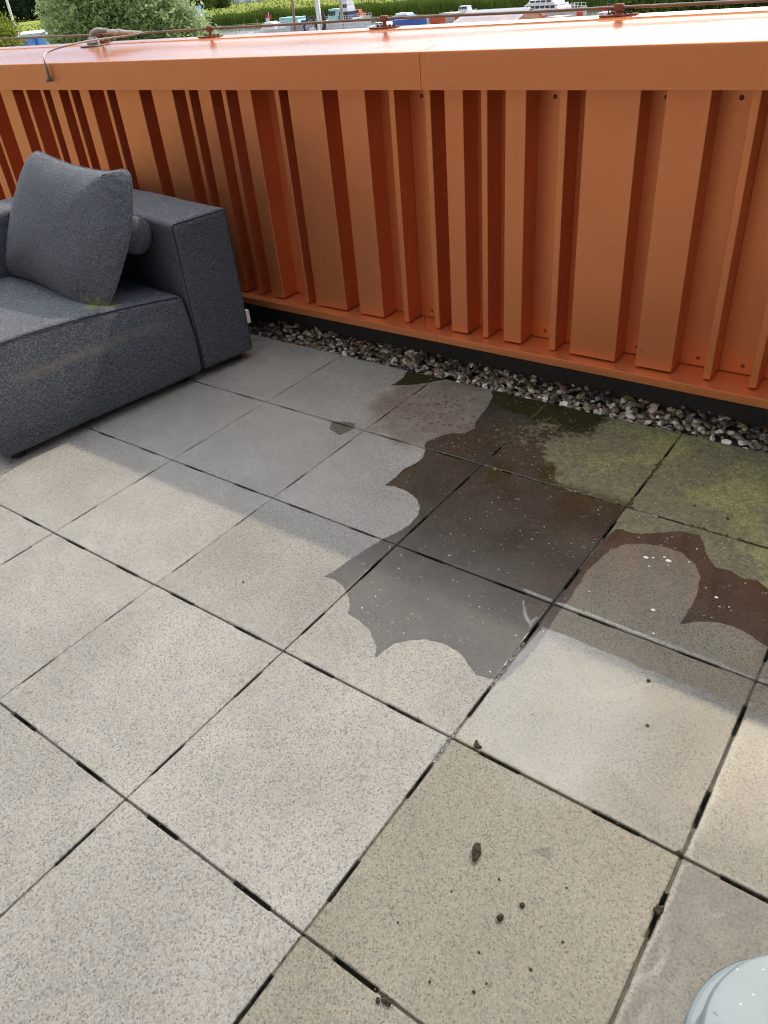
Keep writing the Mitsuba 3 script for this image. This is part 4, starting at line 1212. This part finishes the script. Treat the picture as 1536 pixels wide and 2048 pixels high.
boat('small_cruiser', 'small white cruiser peeping over the roof of the shed', -31.0, 214, -8, 6.5, 2.4, 1.6, 'mat_white', [(-1.6, 1.2, 0.9, 0, 1.1, 'mat_white', 3)])

# flag at the stern of the white boat
FL = thing('boat_flag', 'small red and white flag on a white staff among the boats', 'flag')
fx = at(-43.37, 211)
add('staff', tube([(*fx, GZ + 2.4), (*fx, GZ + 5.3)], [0.11, 0.08], 8), 'mat_white', FL)


def flag_piece(x0, x1, z0, z1, mat, name):
    g = np.linspace(x0, x1, 7)
    V = [(a, 0.10 * math.sin(a * 5) + s * 0.012, z) for s in (-1, 1) for z in (z0, z1) for a in g]
    F = []
    for q in range(6):
        F += [[q, q + 1, 8 + q], [q, 8 + q, 7 + q], [14 + q, 21 + q + 1, 14 + q + 1], [14 + q, 21 + q, 21 + q + 1]]
    add(name, place(trimesh.Trimesh(V, F, process=False), fx, 44, GZ), mat, FL)


flag_piece(-0.75, -0.12, 4.25, 4.95, 'mat_red', 'cloth')
flag_piece(-0.75, -0.12, 3.7, 4.25, 'mat_white', 'cloth')
flag_piece(0.12, 0.75, 4.0, 4.95, 'mat_red', 'cloth')

# ---- cranes and masts on the quay
def pole(name, lab, cat_, az, d, z0, z1, r0, r1, mat, lean=(0, 0)):
    k = thing(name, lab, cat_)
    x, y = at(az, d)
    add('shaft', tube([(x, y, z0), (x + lean[0], y + lean[1], z1)], [r0, r1], 10), mat, k, smooth=40)
    add('base', lathe([(0, 0), (r0 * 2.2, 0), (r0 * 2.2, 0.12), (r0 * 1.2, 0.2), (0, 0.2)], 12, (x, y, z0)), 'mat_tin', k)
    add('cap', lathe([(0, 0.1), (r1 * 1.2, 0.08), (r1 * 1.4, 0), (0, 0)], 12, (x + lean[0], y + lean[1], z1)), 'mat_tin', k)
    return k


pole('flagpole', 'tall thin white flagpole at the far left before the blue hall', 'flagpole', -58.37, 90, GZ, 8.0, 0.16, 0.09, 'mat_white')
pole('wooden_mast', 'leaning brown wooden mast left of the white crane mast', 'mast', -41.85, 186, GZ + 0.8, 5.0, 0.32, 0.2, 'mat_brown', (0.3, 0.4))
pole('tan_mast', 'tan mast rising in front of the turquoise wheelhouse', 'mast', -38.75, 184, GZ + 0.8, 5.0, 0.36, 0.28, 'mat_tan', (-0.4, -0.3))
CR = thing('truck_crane', 'white crane mast with a folded black hydraulic arm on the quay', 'crane')
cx, cy = at(-40.25, 178)
mst = bx(-0.42, 0.42, -0.42, 0.42, 0, 15)
v = mst.vertices
v[:, :2] *= np.where(v[:, 2:3] > 5, 0.8, 1.0)
mst.vertices = v
add('mast', place(mst, (cx, cy), 20, GZ + 0.8), 'mat_white', CR)
for s in (-1, 1):
    add('rail', place(bx(s * 0.30 - 0.05, s * 0.30 + 0.05, -0.5, -0.44, 1, 15), (cx, cy), 20, GZ + 0.8), 'mat_tin', CR)
bxa = at(-40.8, 177.6)
arm = [(cx - 0.4, cy, GZ + 2.2), (cx - 1.2, cy - 0.5, GZ + 4.9), (cx - 2.2, cy - 1.1, GZ + 4.4), (cx - 2.8, cy - 1.5, GZ + 3.4), (cx - 2.6, cy - 1.4, GZ + 2.3)]
add('black_arm', tube(np.array(arm), [0.35, 0.28, 0.25, 0.22, 0.3], 8), 'mat_dark', CR)
arm = [(cx + 0.6, cy + 0.3, GZ + 1.5), (cx + 0.9, cy + 0.5, GZ + 4.2), (cx + 0.75, cy + 0.4, GZ + 5.4)]
add('black_arm', tube(np.array(arm), [0.35, 0.4, 0.2], 8), 'mat_dark', CR)
add('turntable', place(lathe([(0, 0), (0.9, 0), (0.9, 1.1), (0.5, 1.4), (0, 1.4)], 20), (cx, cy), 0, GZ + 0.8), 'mat_white', CR)
add('drum', place(lathe([(0, 0), (0.6, 0), (0.6, 0.7), (0, 0.7)], 16), (cx - 1.4, cy - 0.7), 0, GZ + 2.2), 'mat_grey', CR)
# gangway with railings
GW = thing('gangway', 'grey metal gangway with railings in front of the white ship', 'gangway')
gx, gy = at(-38.3, 152)
add('deck', place(bx(-3.6, 3.6, -0.7, 0.7, 2.4, 2.55), (gx, gy), -6, GZ + 0.8), 'mat_grey', GW)
for s in (-1, 1):
    for q in (0.5, 1.0):
        add('rail', place(bx(-3.6, 3.6, s * 0.68 - 0.03, s * 0.68 + 0.03, 2.55 + q, 2.62 + q), (gx, gy), -6, GZ + 0.8), 'mat_tin', GW)
    for x in np.arange(-3.5, 3.6, 0.7):
        add('baluster', place(bx(x - 0.03, x + 0.03, s * 0.68 - 0.03, s * 0.68 + 0.03, 2.55, 3.6), (gx, gy), -6, GZ + 0.8), 'mat_tin', GW)
for x in (-3.2, 0, 3.2):
    add('leg', place(bx(x - 0.1, x + 0.1, -0.5, 0.5, 0, 2.4), (gx, gy), -6, GZ + 0.8), 'mat_tin', GW)
# timber stack
TS = thing('timber_stack', 'stack of brown timber beams on the quay', 'timber')
tx, ty = at(-40.9, 165)
for r_ in range(4):
    for q in range(5):
        add('beam', place(bx(-2.6 + rng.uniform(-.2, .2), 2.6 + rng.uniform(-.2, .2), q * 0.34, q * 0.34 + 0.31, 0.3 + r_ * 0.34, 0.61 + r_ * 0.34), (tx, ty), -8, GZ + 0.8), 'mat_brown', TS)
for x in (-1.8, 1.8):
    add('bearer', place(bx(x - 0.15, x + 0.15, 0, 1.7, 0, 0.3), (tx, ty), -8, GZ + 0.8), 'mat_tan', TS)

# ---- quay kiosk, van and posts near the yacht
KI = thing('quay_kiosk', 'small white kiosk with an orange pillar and a pale awning', 'kiosk')
kx, ky = at(-25.2, 150)
add('wall', place(bx(-2.3, 2.3, -1.3, 1.3, 0, 1.55), (kx, ky), -12, GZ + 0.8), 'mat_white', KI)
add('awning', place(bx(-1.6, 1.9, -2.0, 1.3, 1.45, 1.62), (kx, ky), -12, GZ + 1.1), 'mat_tan', KI)
add('pillar', place(bx(-2.55, -1.95, -1.6, -1.0, 0, 2.2), (kx, ky), -12, GZ + 0.8), 'mat_orange', KI)
for x in (-1.3, -0.3, 0.7, 1.5):
    add('window', place(bx(x, x + 0.65, -1.36, -1.28, 0.5, 1.3), (kx, ky), -12, GZ + 0.8), 'mat_glass', KI)
VN = thing('parked_van', 'blue grey van parked on the quay beside the rusty clamp', 'van')
vx, vy = at(-22.0, 150)
c = rounded_box((5.0, 1.9, 1.5), 0.18, (4, 4, 4))
c.apply_translation((0, 0, 1.15))
add('body', place(c, (vx, vy), -10, GZ + 0.8), 'mat_grey', VN, smooth=40)
for s in (-1, 1):
    for x in (0.2, 1.3):
        add('window', place(bx(x, x + 0.8, s * 0.955 - 0.012, s * 0.955 + 0.012, 1.2, 1.7), (vx, vy), -10, GZ + 0.8), 'mat_glass', VN)
    for x in (-1.5, 1.5):
        w = tube([(x, s * 0.95 - 0.12, 0.35), (x, s * 0.95 + 0.06, 0.35)], [0.35, 0.35], 18)
        add('wheel', place(w, (vx, vy), -10, GZ + 0.8), 'mat_dark', VN)
BY = thing('red_dinghy', 'small red dinghy lying upside down on the quay', 'boat')
dx_, dy_ = at(-22.1, 158)
h_ = hull(3.4, 1.5, 0.7)
h_.vertices[:, 2] = 1.1 - h_.vertices[:, 2]
add('hull', place(h_, (dx_, dy_), 10, GZ + 1.6), 'mat_red', BY)
add('keel', place(bx(-1.5, 1.4, -0.04, 0.04, 1.48, 1.58), (dx_, dy_), 10, GZ + 1.6), 'mat_dark', BY)
for x in (-1.0, 1.0):
    add('trestle', place(bx(x - 0.08, x + 0.08, -0.7, 0.7, 0, 1.0), (dx_, dy_), 10, GZ + 0.8), 'mat_brown', BY)
PO = thing('navy_post', 'slim dark blue post just left of the right hand clamp', 'post')
px_, py_ = at(-22.3, 145)
add('shaft', tube([(px_, py_, GZ + 0.8), (px_, py_, -4.6)], [0.09, 0.07], 8), 'mat_navy', PO)
add('cap', lathe([(0, 0.2), (0.1, 0.1), (0.12, 0), (0, 0)], 10, (px_, py_, -4.6)), 'mat_navy', PO)
BA = thing('red_banner', 'pale red banner hanging between two posts by the kiosk', 'banner')
ba = at(-24.0, 149)
add('cloth', place(bx(-0.55, 0.55, -0.02, 0.02, 0.5, 2.3), ba, -12, GZ + 0.8), 'mat_red', BA)
for s in (-1, 1):
    add('post', place(bx(s * 0.62 - 0.05, s * 0.62 + 0.05, -0.05, 0.05, 0, 2.5), ba, -12, GZ + 0.8), 'mat_tan', BA)
